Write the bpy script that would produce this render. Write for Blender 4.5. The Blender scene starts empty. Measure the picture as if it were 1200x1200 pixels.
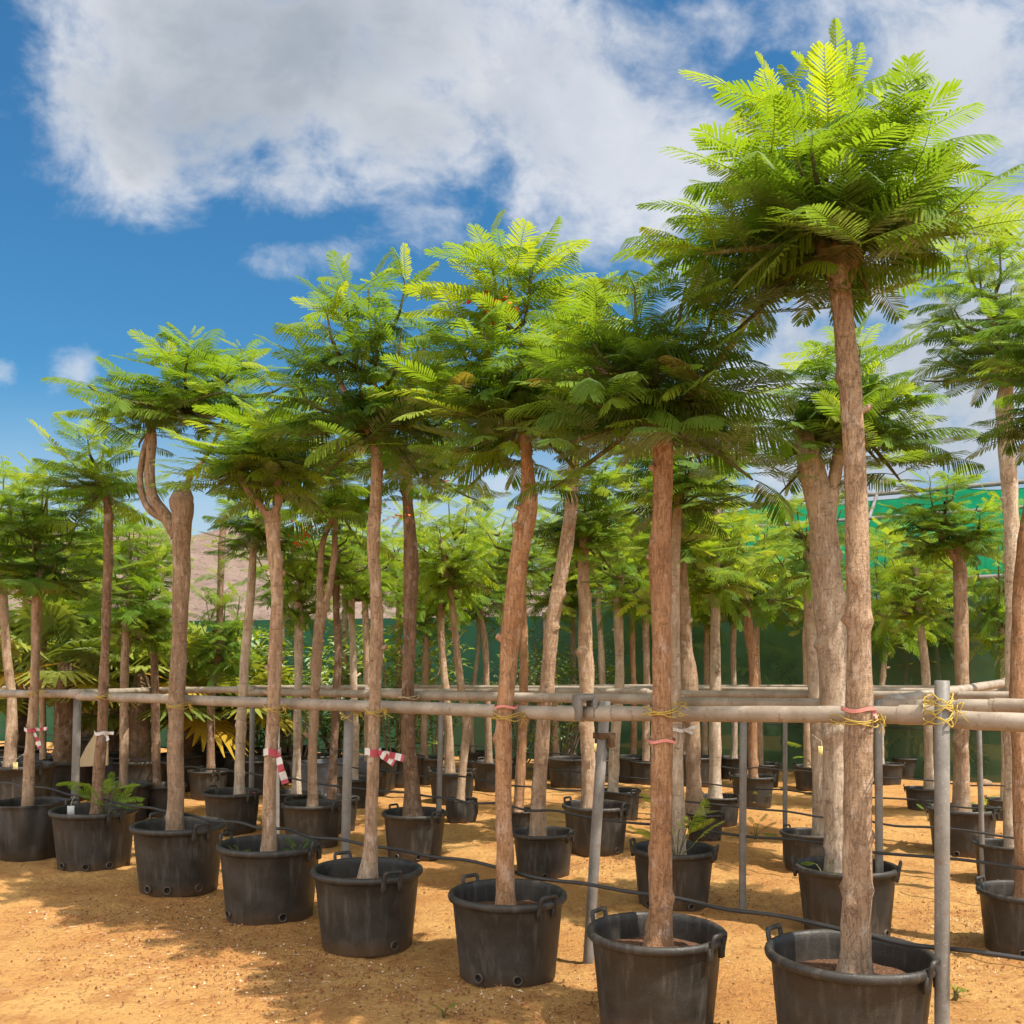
import bpy, math, random
import numpy as np
from mathutils import Vector, noise as mnoise

SC = bpy.context.scene
COL = SC.collection
PI = math.pi
R_ = math.radians

# ------------------------------------------------------------------ camera
H_EYE, FPX, HOR = 1.75, 1200.0, 770.0      # eye height, focal length in photo pixels, horizon row
cam_d = bpy.data.cameras.new('camera')
cam_d.sensor_width = 36.0
cam_d.lens = 36.0
cam_d.shift_y = (HOR - 600.0) / 1200.0
cam_d.clip_start, cam_d.clip_end = 0.05, 3000
cam = bpy.data.objects.new('camera', cam_d)
cam.location = (0, 0, H_EYE)
cam.rotation_euler = (PI / 2, 0, 0)
COL.objects.link(cam)
SC.camera = cam

# ------------------------------------------------------------------ light
SUN_EL = R_(60)
SUN_V = Vector((0.84, -0.54, 0)).normalized() * math.cos(SUN_EL) + Vector((0, 0, math.sin(SUN_EL)))
sun_d = bpy.data.lights.new('sun', 'SUN')
sun_d.energy = 4.4
sun_d.angle = R_(0.53)
sun_d.color = (1.0, 0.93, 0.82)
sun = bpy.data.objects.new('sun', sun_d)
sun.rotation_euler = (-SUN_V).to_track_quat('-Z', 'Y').to_euler()
COL.objects.link(sun)

SC.view_settings.view_transform = 'Standard'
SC.view_settings.look = 'None'
SC.view_settings.gamma = 1
SC.view_settings.exposure = 0.88
SC.cycles.max_bounces = 8
SC.cycles.transparent_max_bounces = 12
SC.cycles.use_adaptive_sampling = False


class NT:
    """small helper round a node tree"""
    def __init__(self, tree):
        self.t = tree
        self.n = tree.nodes
        self.n.clear()

    def node(self, kind, **kw):
        nd = self.n.new(kind)
        for k, v in kw.items():
            if k.startswith('i_'):
                nd.inputs[k[2:].replace('_', ' ')].default_value = v
            else:
                setattr(nd, k, v)
        return nd

    def put(self, sock, v):
        if hasattr(v, 'is_output'):
            self.t.links.new(v, sock)
        elif v is not None:
            try:
                sock.default_value = v
            except TypeError:
                sock.default_value = (v, v, v)

    def math(self, op, a, b=None, c=None, clamp=False):
        nd = self.n.new('ShaderNodeMath')
        nd.operation = op
        nd.use_clamp = clamp
        for i, v in enumerate((a, b, c)):
            if v is not None:
                self.put(nd.inputs[i], v)
        return nd.outputs[0]

    def mix(self, f, a, b, blend='MIX'):
        nd = self.n.new('ShaderNodeMix')
        nd.data_type = 'RGBA'
        nd.blend_type = blend
        self.put(nd.inputs[0], f)
        self.put(nd.inputs[6], col4(a))
        self.put(nd.inputs[7], col4(b))
        return nd.outputs[2]

    def noise(self, vec, scale, detail=4, rough=0.55, dist=0.0, col=False):
        nd = self.n.new('ShaderNodeTexNoise')
        nd.inputs['Scale'].default_value = scale
        nd.inputs['Detail'].default_value = detail
        nd.inputs['Roughness'].default_value = rough
        nd.inputs['Distortion'].default_value = dist
        if vec is not None:
            self.t.links.new(vec, nd.inputs['Vector'])
        return nd.outputs['Color' if col else 'Fac']

    def ramp(self, f, stops):
        nd = self.n.new('ShaderNodeValToRGB')
        cr = nd.color_ramp
        while len(cr.elements) < len(stops):
            cr.elements.new(0.5)
        for e, (p, c) in zip(cr.elements, stops):
            e.position = p
            e.color = col4(c)
        self.put(nd.inputs[0], f)
        return nd.outputs[0]

    def smooth(self, v, a, b):
        nd = self.n.new('ShaderNodeMapRange')
        nd.interpolation_type = 'SMOOTHSTEP'
        self.put(nd.inputs[0], v)
        nd.inputs[1].default_value = a
        nd.inputs[2].default_value = b
        return nd.outputs[0]

    def scaled(self, vec, s):
        nd = self.n.new('ShaderNodeVectorMath')
        nd.operation = 'MULTIPLY'
        self.put(nd.inputs[0], vec)
        nd.inputs[1].default_value = s
        return nd.outputs[0]

    def bump(self, h, strength=0.5, dist=0.01):
        nd = self.n.new('ShaderNodeBump')
        nd.inputs['Strength'].default_value = strength
        nd.inputs['Distance'].default_value = dist
        self.put(nd.inputs['Height'], h)
        return nd.outputs[0]


def col4(c):
    if isinstance(c, (tuple, list)) and len(c) == 3:
        return (c[0], c[1], c[2], 1.0)
    return c


# ------------------------------------------------------------------ sky
world = bpy.data.worlds.new('World')
SC.world = world
world.use_nodes = True
W = NT(world.node_tree)
sky = W.node('ShaderNodeTexSky', sky_type='NISHITA', sun_disc=False)
sky.sun_elevation = SUN_EL
sky.sun_rotation = math.atan2(SUN_V.x, SUN_V.y)
sky.altitude = 0.0
sky.air_density = 1.25
sky.dust_density = 0.6
sky.ozone_density = 3.0
geo = W.node('ShaderNodeTexCoord').outputs['Generated']
sep = W.node('ShaderNodeSeparateXYZ')
W.t.links.new(geo, sep.inputs[0])
yy = W.math('MAXIMUM', sep.outputs[1], 0.2)
cu = W.math('DIVIDE', sep.outputs[0], yy)
cv = W.math('DIVIDE', sep.outputs[2], yy)


def blob(px, py, a, b, top=1.0):
    """soft cloud bank centred on a direction of the sky"""
    u0, v0, a, b = (px - 600) / FPX, (HOR - py) / FPX, a / FPX, b / FPX
    du = W.math('DIVIDE', W.math('SUBTRACT', cu, u0), a)
    dv = W.math('DIVIDE', W.math('SUBTRACT', cv, v0), b)
    r2 = W.math('ADD', W.math('MULTIPLY', du, du), W.math('MULTIPLY', dv, dv))
    return W.math('SUBTRACT', top, r2)


def field(bl):
    f = None
    for b in bl:
        s = blob(*b)
        s = W.math('MAXIMUM', s, -1.6)
        f = s if f is None else W.math('SMOOTH_MAX', f, s, 0.5)
    return f


warp = W.n.new('ShaderNodeVectorMath')
warp.operation = 'MULTIPLY_ADD'
wn = W.noise(geo, 3.0, 3, 0.5, col=True)
W.t.links.new(wn, warp.inputs[0])
warp.inputs[1].default_value = (0.16, 0.16, 0.16)
W.t.links.new(geo, warp.inputs[2])
wv = W.scaled(warp.outputs[0], (1.0, 1.0, 1.45))
n1 = W.noise(wv, 5.2, 8, 0.60)
n2 = W.noise(wv, 13.0, 7, 0.62)
nn = W.math('ADD', W.math('MULTIPLY', W.math('SUBTRACT', n1, 0.5), 5.6),
            W.math('MULTIPLY', W.math('SUBTRACT', n2, 0.5), 2.4))
F1 = field([(330, 30, 310, 165, 1.2), (100, 115, 130, 110, 1.0), (250, 140, 170, 100, 1.3), (480, 150, 130, 80, 1.1), (330, 220, 70, 40, 0.7),
            (260, 195, 190, 60, 0.8)])
F2 = field([(700, 120, 220, 130, 1.1), (1090, 200, 240, 260, 1.0), (1090, 480, 260, 190, 1.3), (640, 60, 200, 70, 0.5)])
F3 = field([(370, 300, 90, 34, 0.5), (490, 265, 110, 50, 0.5), (90, 435, 60, 40, 0.5), (0, 440, 30, 24, 0.6),
            (720, 215, 60, 45, 0.6), (560, 420, 300, 120, 0.1), (85, 235, 70, 40, 0.2), (700, 590, 400, 60, 0.6)])
a1 = W.math('MULTIPLY', W.smooth(W.math('ADD', F1, nn), -0.35, 1.25), 0.97)
a2 = W.math('MULTIPLY', W.smooth(W.math('ADD', F2, nn), -0.5, 1.0), 0.88)
a3 = W.math('MULTIPLY', W.smooth(W.math('ADD', F3, nn), 0.0, 1.2), 0.62)
alpha = W.math('MAXIMUM', W.math('MAXIMUM', a1, a2), a3)
# bright clouds added out of view, behind the viewer and overhead, as fill light
rear_fill = W.smooth(sep.outputs[1], 0.28, 0.02)
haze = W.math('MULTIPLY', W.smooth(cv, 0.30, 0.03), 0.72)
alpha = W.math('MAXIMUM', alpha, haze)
a4 = W.math('MULTIPLY', W.smooth(n1, 0.40, 0.56), rear_fill)
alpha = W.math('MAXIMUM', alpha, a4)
# thick parts of a cloud are greyer than its thin rims
n3 = W.noise(wv, 3.6, 5, 0.5)
deep = W.math('MAXIMUM', W.math('MULTIPLY', W.smooth(W.math('ADD', F1, W.math('MULTIPLY', nn, 0.45)), 0.35, 1.45), 1.0),
              W.math('MULTIPLY', W.smooth(F2, 0.2, 1.0), 0.55))
deep = W.math('MULTIPLY', deep, W.smooth(n3, 0.30, 0.62))
ccol = W.mix(deep, (0.84, 0.86, 0.90), (0.44, 0.49, 0.55))
ccol = W.mix(W.smooth(n2, 0.25, 0.75), W.mix(1.0, ccol, (0.86, 0.88, 0.92), 'MULTIPLY'), ccol)
ccol = W.mix(rear_fill, ccol, (2.75, 2.70, 2.60))
bg_s = W.node('ShaderNodeBackground')
skyc = W.mix(1.0, sky.outputs[0], (0.34, 0.80, 1.04), 'MULTIPLY')
W.t.links.new(skyc, bg_s.inputs[0])
bg_s.inputs[1].default_value = 0.0635
bg_c = W.node('ShaderNodeBackground')
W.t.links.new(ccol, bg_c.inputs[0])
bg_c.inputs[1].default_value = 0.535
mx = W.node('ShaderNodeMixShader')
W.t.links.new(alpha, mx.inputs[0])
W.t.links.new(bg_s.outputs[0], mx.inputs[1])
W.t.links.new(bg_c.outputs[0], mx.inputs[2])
wo = W.node('ShaderNodeOutputWorld')
W.t.links.new(mx.outputs[0], wo.inputs[0])


# ------------------------------------------------------------------ materials
def material(name):
    m = bpy.data.materials.new(name)
    m.use_nodes = True
    t = NT(m.node_tree)
    out = t.node('ShaderNodeOutputMaterial')
    return m, t, out


def principled(t, out, color, rough=0.7, spec=0.3, normal=None, metal=0.0):
    p = t.node('ShaderNodeBsdfPrincipled')
    t.put(p.inputs['Base Color'], col4(color))
    t.put(p.inputs['Roughness'], rough)
    p.inputs['Specular IOR Level'].default_value = spec
    p.inputs['Metallic'].default_value = metal
    if normal is not None:
        t.t.links.new(normal, p.inputs['Normal'])
    t.t.links.new(p.outputs[0], out.inputs[0])
    return p


def leaf_material(name, dark, mid, young, trans=0.55, rough=0.5):
    m, t, out = material(name)
    at = t.node('ShaderNodeAttribute', attribute_name='tint')
    oi = t.node('ShaderNodeObjectInfo')
    f = t.math('ADD', at.outputs['Fac'], t.math('MULTIPLY', t.math('SUBTRACT', oi.outputs['Random'], 0.5), 0.16), clamp=True)
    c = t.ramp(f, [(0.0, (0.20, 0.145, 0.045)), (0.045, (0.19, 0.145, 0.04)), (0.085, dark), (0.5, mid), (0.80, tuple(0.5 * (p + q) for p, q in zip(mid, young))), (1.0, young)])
    co = t.node('ShaderNodeTexCoord').outputs['Object']
    c = t.mix(t.math('MULTIPLY', t.noise(co, 30, 2), 0.35), c, t.mix(1.0, c, (0.55, 0.6, 0.4), 'MULTIPLY'))
    d = t.node('ShaderNodeBsdfDiffuse')
    t.t.links.new(c, d.inputs[0])
    tr = t.node('ShaderNodeBsdfTranslucent')
    t.t.links.new(t.mix(1.0, c, (1.8, 1.6, 0.5), 'MULTIPLY'), tr.inputs[0])
    m1 = t.node('ShaderNodeMixShader')
    m1.inputs[0].default_value = trans
    t.t.links.new(d.outputs[0], m1.inputs[1])
    t.t.links.new(tr.outputs[0], m1.inputs[2])
    g = t.node('ShaderNodeBsdfGlossy')
    g.inputs['Roughness'].default_value = rough
    g.inputs['Color'].default_value = (0.9, 0.95, 1, 1)
    fr = t.node('ShaderNodeFresnel')
    fr.inputs[0].default_value = 1.35
    m2 = t.node('ShaderNodeMixShader')
    t.t.links.new(t.math('MULTIPLY', fr.outputs[0], 0.16), m2.inputs[0])
    t.t.links.new(m1.outputs[0], m2.inputs[1])
    t.t.links.new(g.outputs[0], m2.inputs[2])
    t.t.links.new(m2.outputs[0], out.inputs[0])
    return m


M = {}
M['leaf'] = leaf_material('feathery leaf', (0.056, 0.125, 0.018), (0.165, 0.278, 0.026), (0.38, 0.43, 0.034))
M['palm_leaf'] = leaf_material('palm leaf', (0.11, 0.17, 0.04), (0.28, 0.32, 0.06), (0.55, 0.32, 0.03), 0.4)
M['shrub_leaf'] = leaf_material('broad leaf', (0.06, 0.13, 0.02), (0.22, 0.32, 0.04), (0.48, 0.50, 0.08), 0.42, 0.6)


def bark_material(name, a, b, c, crack=0.6):
    m, t, out = material(name)
    co = t.node('ShaderNodeTexCoord').outputs['Object']
    oi = t.node('ShaderNodeObjectInfo')
    off = t.n.new('ShaderNodeVectorMath')
    off.operation = 'ADD'
    t.t.links.new(co, off.inputs[0])
    t.t.links.new(t.math('MULTIPLY', oi.outputs['Random'], 37.0), off.inputs[1])
    co = off.outputs[0]
    big = t.noise(t.scaled(co, (1, 1, 0.35)), 9, 5, 0.6)
    streak = t.noise(t.scaled(co, (1, 1, 0.10)), 55, 4, 0.6)
    fine = t.noise(co, 120, 4, 0.65)
    ring = t.noise(t.scaled(co, (0.25, 0.25, 1)), 38, 3, 0.6)
    spot = t.noise(co, 34, 2, 0.5)
    col = t.mix(t.smooth(big, 0.32, 0.68), a, b)
    col = t.mix(t.math('MULTIPLY', t.smooth(streak, 0.50, 0.70), crack * 0.62), col, c)
    col = t.mix(t.math('MULTIPLY', t.smooth(fine, 0.52, 0.72), 0.5), col, t.mix(1.0, col, (1.6, 1.55, 1.5), 'MULTIPLY'))
    col = t.mix(t.math('MULTIPLY', t.smooth(ring, 0.56, 0.72), 0.45), col, c)
    col = t.mix(t.math('MULTIPLY', t.smooth(spot, 0.66, 0.76), 0.45), col, c)
    lich = t.noise(t.scaled(co, (1, 1, 0.6)), 16, 6, 0.7)
    grey = tuple(0.25 + 0.75 * x for x in (a[0] * 1.15, a[1] * 1.15, a[2] * 1.2))
    col = t.mix(t.math('MULTIPLY', t.smooth(lich, 0.52, 0.66), 0.42), col, grey)
    col = t.mix(t.math('MULTIPLY', t.smooth(lich, 0.44, 0.34), 0.22), col, t.mix(1.0, col, (0.55, 0.5, 0.46), 'MULTIPLY'))
    crk = t.noise(t.scaled(co, (1, 1, 0.20)), 48, 5, 0.65, 0.3)
    crv = t.smooth(t.math('ABSOLUTE', t.math('SUBTRACT', crk, 0.5)), 0.022, 0.004)
    col = t.mix(t.math('MULTIPLY', crv, 0.40 * max(0.0, crack - 0.25)), col, c)
    v = t.math('ADD', 0.82, t.math('MULTIPLY', oi.outputs['Random'], 0.36))
    hs = t.node('ShaderNodeHueSaturation')
    t.t.links.new(v, hs.inputs['Value'])
    t.t.links.new(col, hs.inputs['Color'])
    h = t.math('ADD', t.math('ADD', t.math('MULTIPLY', streak, -0.7), t.math('MULTIPLY', crv, -0.25)), t.math('ADD', t.math('MULTIPLY', fine, 0.5), t.math('MULTIPLY', ring, -0.5)))
    principled(t, out, hs.outputs[0], 0.85, 0.2, t.bump(h, 0.9, 0.014))
    return m


M['bark'] = bark_material('tan bark', (0.42, 0.290, 0.185), (0.31, 0.198, 0.122), (0.10, 0.055, 0.030))
M['pale_bark'] = bark_material('pale bark', (0.52, 0.41, 0.30), (0.38, 0.275, 0.19), (0.11, 0.062, 0.04), 0.5)
M['dark_bark'] = bark_material('dark split bark', (0.27, 0.165, 0.10), (0.18, 0.105, 0.06), (0.04, 0.022, 0.013), 0.9)
M['red_bark'] = bark_material('reddish bark', (0.41, 0.235, 0.125), (0.32, 0.165, 0.080), (0.10, 0.047, 0.022))
M['twig'] = bark_material('green twig', (0.14, 0.13, 0.04), (0.10, 0.11, 0.03), (0.08, 0.06, 0.02), 0.3)


def pot_material():
    m, t, out = material('black pot plastic')
    tc = t.node('ShaderNodeTexCoord')
    co = tc.outputs['Object']
    oi = t.node('ShaderNodeObjectInfo')
    off = t.n.new('ShaderNodeVectorMath')
    off.operation = 'ADD'
    t.t.links.new(co, off.inputs[0])
    t.t.links.new(t.math('MULTIPLY', oi.outputs['Random'], 91.0), off.inputs[1])
    v = off.outputs[0]
    dust = t.smooth(t.noise(v, 5.5, 6, 0.62), 0.38, 0.72)
    streak = t.smooth(t.noise(t.scaled(v, (1, 1, 0.12)), 22, 4, 0.6), 0.5, 0.72)
    scuff = t.smooth(t.noise(t.scaled(v, (1, 1, 0.5)), 70, 3, 0.7), 0.60, 0.75)
    sp = t.node('ShaderNodeSeparateXYZ')
    t.t.links.new(co, sp.inputs[0])
    low = t.smooth(t.math('ADD', sp.outputs[2], t.math('MULTIPLY', t.noise(v, 9, 4), 0.12)), 0.20, 0.06)
    c = t.mix(t.math('MULTIPLY', dust, 0.6), (0.021, 0.018, 0.0145), (0.052, 0.042, 0.032))
    c = t.mix(t.math('MULTIPLY', streak, 0.45), c, (0.10, 0.085, 0.07))
    c = t.mix(t.math('MULTIPLY', scuff, 0.14), c, (0.17, 0.155, 0.14))
    c = t.mix(t.math('MULTIPLY', low, t.math('ADD', 0.25, t.math('MULTIPLY', oi.outputs['Random'], 0.35))), c, (0.16, 0.095, 0.05))
    bh = t.math('ADD', t.noise(v, 160, 3), t.math('MULTIPLY', t.noise(v, 14, 3), 1.6))
    principled(t, out, c, t.math('ADD', 0.42, t.math('MULTIPLY', dust, 0.28)), 0.42, t.bump(bh, 0.35, 0.006))
    return m


M['pot'] = pot_material()


def soil_material():
    m, t, out = material('bark mulch soil')
    co = t.node('ShaderNodeTexCoord').outputs['Object']
    n = t.noise(co, 110, 4, 0.7)
    c = t.ramp(n, [(0.3, (0.04, 0.022, 0.014)), (0.52, (0.14, 0.07, 0.04)), (0.68, (0.32, 0.19, 0.11)), (0.8, (0.40, 0.30, 0.2))])
    principled(t, out, c, 0.95, 0.1, t.bump(t.noise(co, 70, 4, 0.7), 1.0, 0.02))
    return m


M['soil'] = soil_material()


def pipe_material(name, a, b, rough=0.55):
    m, t, out = material(name)
    co = t.node('ShaderNodeTexCoord').outputs['Object']
    big = t.noise(co, 6, 5, 0.6)
    st = t.noise(t.scaled(co, (1, 1, 1)), 60, 4, 0.6)
    c = t.mix(t.smooth(big, 0.35, 0.65), a, b)
    c = t.mix(t.math('MULTIPLY', t.smooth(st, 0.52, 0.75), 0.4), c, tuple(0.5 * x for x in a))
    c = t.mix(t.math('MULTIPLY', t.smooth(t.noise(co, 17, 6, 0.7), 0.56, 0.68), 0.65), c, (0.15, 0.085, 0.045))
    c = t.mix(t.math('MULTIPLY', t.smooth(t.noise(co, 90, 3, 0.7), 0.60, 0.70), 0.5), c, (0.42, 0.37, 0.31))
    principled(t, out, c, rough, 0.4, t.bump(st, 0.25, 0.004))
    return m


M['rail'] = pipe_material('dusty grey plastic pipe', (0.36, 0.30, 0.235), (0.25, 0.20, 0.15))
M['post'] = pipe_material('galvanised grey post', (0.20, 0.185, 0.165), (0.135, 0.122, 0.105), 0.5)


def plain(name, c, rough=0.7, spec=0.3, var=0.25, scale=25):
    m, t, out = material(name)
    co = t.node('ShaderNodeTexCoord').outputs['Object']
    n = t.noise(co, scale, 3)
    cc = t.mix(t.math('MULTIPLY', n, var * 2), c, tuple(x * 0.45 for x in c))
    principled(t, out, cc, rough, spec)
    return m


M['hose'] = plain('black hose', (0.035, 0.032, 0.03), 0.5, 0.4)
M['dark_hole'] = plain('hole shadow plastic', (0.018, 0.016, 0.015), 0.8, 0.2)
M['twine'] = plain('yellow twine', (0.52, 0.37, 0.07), 0.8)
M['pale_twine'] = plain('pale twine', (0.62, 0.52, 0.33), 0.8)
M['tape_red'] = plain('red tape', (0.40, 0.055, 0.075), 0.55, 0.4, 0.15)
M['tape_white'] = plain('white tape', (0.58, 0.55, 0.51), 0.55, 0.4, 0.1)
M['tape_pink'] = plain('faded pink tape', (0.62, 0.24, 0.20), 0.5, 0.3, 0.15)
M['tag_yellow'] = plain('yellow tag', (0.66, 0.54, 0.22), 0.5, 0.4, 0.1)
M['tag_white'] = plain('white tag', (0.5, 0.5, 0.48), 0.5, 0.4, 0.1)
M['flower_red'] = plain('red petals', (0.62, 0.035, 0.02), 0.6, 0.2, 0.15)
M['flower_orange'] = plain('orange petals', (0.75, 0.20, 0.03), 0.6, 0.2, 0.2)
M['fiber'] = bark_material('palm trunk fibre', (0.20, 0.125, 0.07), (0.13, 0.075, 0.04), (0.05, 0.03, 0.018), 0.9)
M['rock'] = plain('pale stone', (0.28, 0.19, 0.12), 0.9, 0.2, 0.3, 12)
M['wood'] = plain('raw timber', (0.55, 0.40, 0.24), 0.8, 0.2, 0.25)
M['grey_box'] = plain('grey crate plastic', (0.11, 0.115, 0.13), 0.6, 0.3, 0.2)


def litter_material():
    m, t, out = material('dry litter')
    at = t.node('ShaderNodeAttribute', attribute_name='tint')
    c = t.ramp(at.outputs['Fac'], [(0.0, (0.11, 0.045, 0.02)), (0.35, (0.26, 0.09, 0.035)), (0.65, (0.34, 0.17, 0.07)), (1.0, (0.62, 0.48, 0.32))])
    principled(t, out, c, 0.85, 0.15)
    return m


M['litter'] = litter_material()


def ground_material():
    m, t, out = material('orange sand')
    co = t.node('ShaderNodeTexCoord').outputs['Object']
    big = t.noise(co, 0.7, 5, 0.6)
    mid = t.noise(co, 3.3, 6, 0.65)
    fine = t.noise(co, 26, 5, 0.7)
    grain = t.noise(co, 210, 3, 0.7)
    c = t.mix(t.smooth(big, 0.35, 0.68), (0.64, 0.310, 0.096), (0.78, 0.445, 0.152))
    c = t.mix(t.math('MULTIPLY', t.smooth(mid, 0.47, 0.66), 0.7), c, (0.50, 0.215, 0.068))
    c = t.mix(t.math('MULTIPLY', t.smooth(t.noise(co, 1.6, 6, 0.7), 0.60, 0.74), 0.45), c, (0.50, 0.27, 0.15))
    c = t.mix(t.math('MULTIPLY', t.smooth(fine, 0.55, 0.75), 0.4), c, (0.62, 0.39, 0.19))
    c = t.mix(t.math('MULTIPLY', t.smooth(fine, 0.48, 0.32), 0.7), c, (0.34, 0.135, 0.048))
    c = t.mix(t.math('MULTIPLY', t.smooth(grain, 0.5, 0.75), 0.4), c, (0.66, 0.45, 0.25))
    c = t.mix(t.math('MULTIPLY', t.smooth(grain, 0.42, 0.28), 0.5), c, (0.22, 0.10, 0.04))
    clod = t.noise(co, 10, 6, 0.75)
    h = t.math('ADD', t.math('ADD', fine, t.math('MULTIPLY', clod, 1.6)), t.math('MULTIPLY', grain, 0.4))
    principled(t, out, c, 0.95, 0.1, t.bump(h, 1.0, 0.05))
    return m


M['ground'] = ground_material()


def hill_material():
    m, t, out = material('dry rocky hillside')
    co = t.node('ShaderNodeTexCoord').outputs['Object']
    n = t.noise(co, 0.22, 8, 0.75)
    n2 = t.noise(co, 0.9, 6, 0.8)
    c = t.mix(t.smooth(n, 0.35, 0.65), (0.44, 0.32, 0.255), (0.33, 0.235, 0.185))
    c = t.mix(t.math('MULTIPLY', t.smooth(n2, 0.52, 0.66), 0.8), c, (0.13, 0.085, 0.07))
    principled(t, out, c, 0.95, 0.1, t.bump(n2, 1.0, 1.5))
    return m


M['hill'] = hill_material()


def net_material(name, c, tcol, hole):
    m, t, out = material(name)
    co = t.node('ShaderNodeTexCoord').outputs['Object']
    n = t.noise(t.scaled(co, (1, 1, 0.4)), 1.6, 5, 0.6)
    wv_ = t.noise(t.scaled(co, (6, 6, 1)), 60, 2)
    cc = t.mix(t.smooth(n, 0.3, 0.7), c, tuple(x * 0.6 for x in c))
    cc = t.mix(t.math('MULTIPLY', wv_, 0.3), cc, tuple(x * 0.5 for x in c))
    d = t.node('ShaderNodeBsdfDiffuse')
    t.t.links.new(cc, d.inputs[0])
    tr = t.node('ShaderNodeBsdfTranslucent')
    tr.inputs[0].default_value = col4(tcol)
    m1 = t.node('ShaderNodeMixShader')
    m1.inputs[0].default_value = 0.45
    t.t.links.new(d.outputs[0], m1.inputs[1])
    t.t.links.new(tr.outputs[0], m1.inputs[2])
    tp = t.node('ShaderNodeBsdfTransparent')
    m2 = t.node('ShaderNodeMixShader')
    t.put(m2.inputs[0], t.math('MULTIPLY', hole, t.math('ADD', 0.7, t.math('MULTIPLY', n, 0.6))))
    t.t.links.new(m1.outputs[0], m2.inputs[1])
    t.t.links.new(tp.outputs[0], m2.inputs[2])
    t.t.links.new(m2.outputs[0], out.inputs[0])
    return m


M['net'] = net_material('green shade net', (0.12, 0.21, 0.115), (0.12, 0.24, 0.11), 0.26)
M['fence_net'] = net_material('teal fence net', (0.030, 0.150, 0.085), (0.02, 0.14, 0.075), 0.03)
M['roof_net'] = net_material('bright green roof net', (0.008, 0.26, 0.11), (0.005, 0.20, 0.08), 0.16)

# ------------------------------------------------------------------ mesh helpers


class MB:
    """collects pieces and links them as one mesh object"""
    def __init__(self):
        self.v, self.f, self.mi, self.n, self.tint = [], [], [], 0, []

    def add(self, verts, faces, mat=0, tint=0.5):
        verts = np.asarray(verts, dtype=np.float64).reshape(-1, 3)
        faces = np.asarray(faces, dtype=np.int64)
        self.v.append(verts)
        self.f.append(faces + self.n)
        self.mi.append(np.full(len(faces), mat, dtype=np.int32))
        self.tint.append(np.broadcast_to(np.asarray(tint, dtype=np.float64), (len(verts),)))
        self.n += len(verts)

    def mesh(self, name, mats, smooth=True):
        me = bpy.data.meshes.new(name)
        v = np.concatenate(self.v)
        nl = sum(f.size for f in self.f)
        loops = np.concatenate([f.ravel() for f in self.f])
        tot = np.concatenate([np.full(len(f), f.shape[1]) for f in self.f])
        start = np.concatenate([[0], np.cumsum(tot)[:-1]])
        me.vertices.add(len(v))
        me.vertices.foreach_set('co', v.astype(np.float32).ravel())
        me.loops.add(nl)
        me.loops.foreach_set('vertex_index', loops.astype(np.int32))
        me.polygons.add(len(tot))
        me.polygons.foreach_set('loop_start', start.astype(np.int32))
        me.polygons.foreach_set('material_index', np.concatenate(self.mi))
        me.polygons.foreach_set('use_smooth', np.full(len(tot), smooth, dtype=bool))
        at = me.attributes.new('tint', 'FLOAT', 'POINT')
        at.data.foreach_set('value', np.concatenate(self.tint).astype(np.float32))
        for m in mats:
            me.materials.append(m)
        me.update(calc_edges=True)
        me.validate()
        return me

    def build(self, name, mats, parent=None, smooth=True, loc=None):
        if not isinstance(mats, (list, tuple)):
            mats = [mats]
        return link(name, self.mesh(name, mats, smooth), parent, loc)


def link(name, data, parent=None, loc=None):
    o = bpy.data.objects.new(name, data)
    COL.objects.link(o)
    if parent is not None:
        o.parent = parent
    if loc is not None:
        o.location = loc
    return o


def tag(o, label=None, cat=None, group=None, kind=None):
    for k, v in (('label', label), ('category', cat), ('group', group), ('kind', kind)):
        if v:
            o[k] = v
    return o


def thing(name, loc, label, cat, group=None, rotz=0.0):
    o = link(name, None, None, loc)
    o.empty_display_size = 0.1
    o.rotation_euler = (0, 0, rotz)
    return tag(o, label, cat, group)


def resample(pts, step):
    """Catmull-Rom through rows (x, y, z, r)"""
    P = np.asarray(pts, dtype=float)
    if len(P) == 2:
        P = np.vstack([P[0], (P[0] + P[1]) / 2, P[1]])
    Q = np.vstack([2 * P[0] - P[1], P, 2 * P[-1] - P[-2]])
    out = []
    for i in range(1, len(Q) - 2):
        a, b, c, d = Q[i - 1], Q[i], Q[i + 1], Q[i + 2]
        n = max(1, int(np.linalg.norm(c[:3] - b[:3]) / step))
        for t in np.arange(n) / n:
            out.append(0.5 * (2 * b + (c - a) * t + (2 * a - 5 * b + 4 * c - d) * t * t + (3 * b - a - 3 * c + d) * t ** 3))
    out.append(P[-1])
    out = np.array(out)
    out[:, 3] = np.maximum(out[:, 3], P[:, 3].min() * 0.8)
    return out


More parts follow.
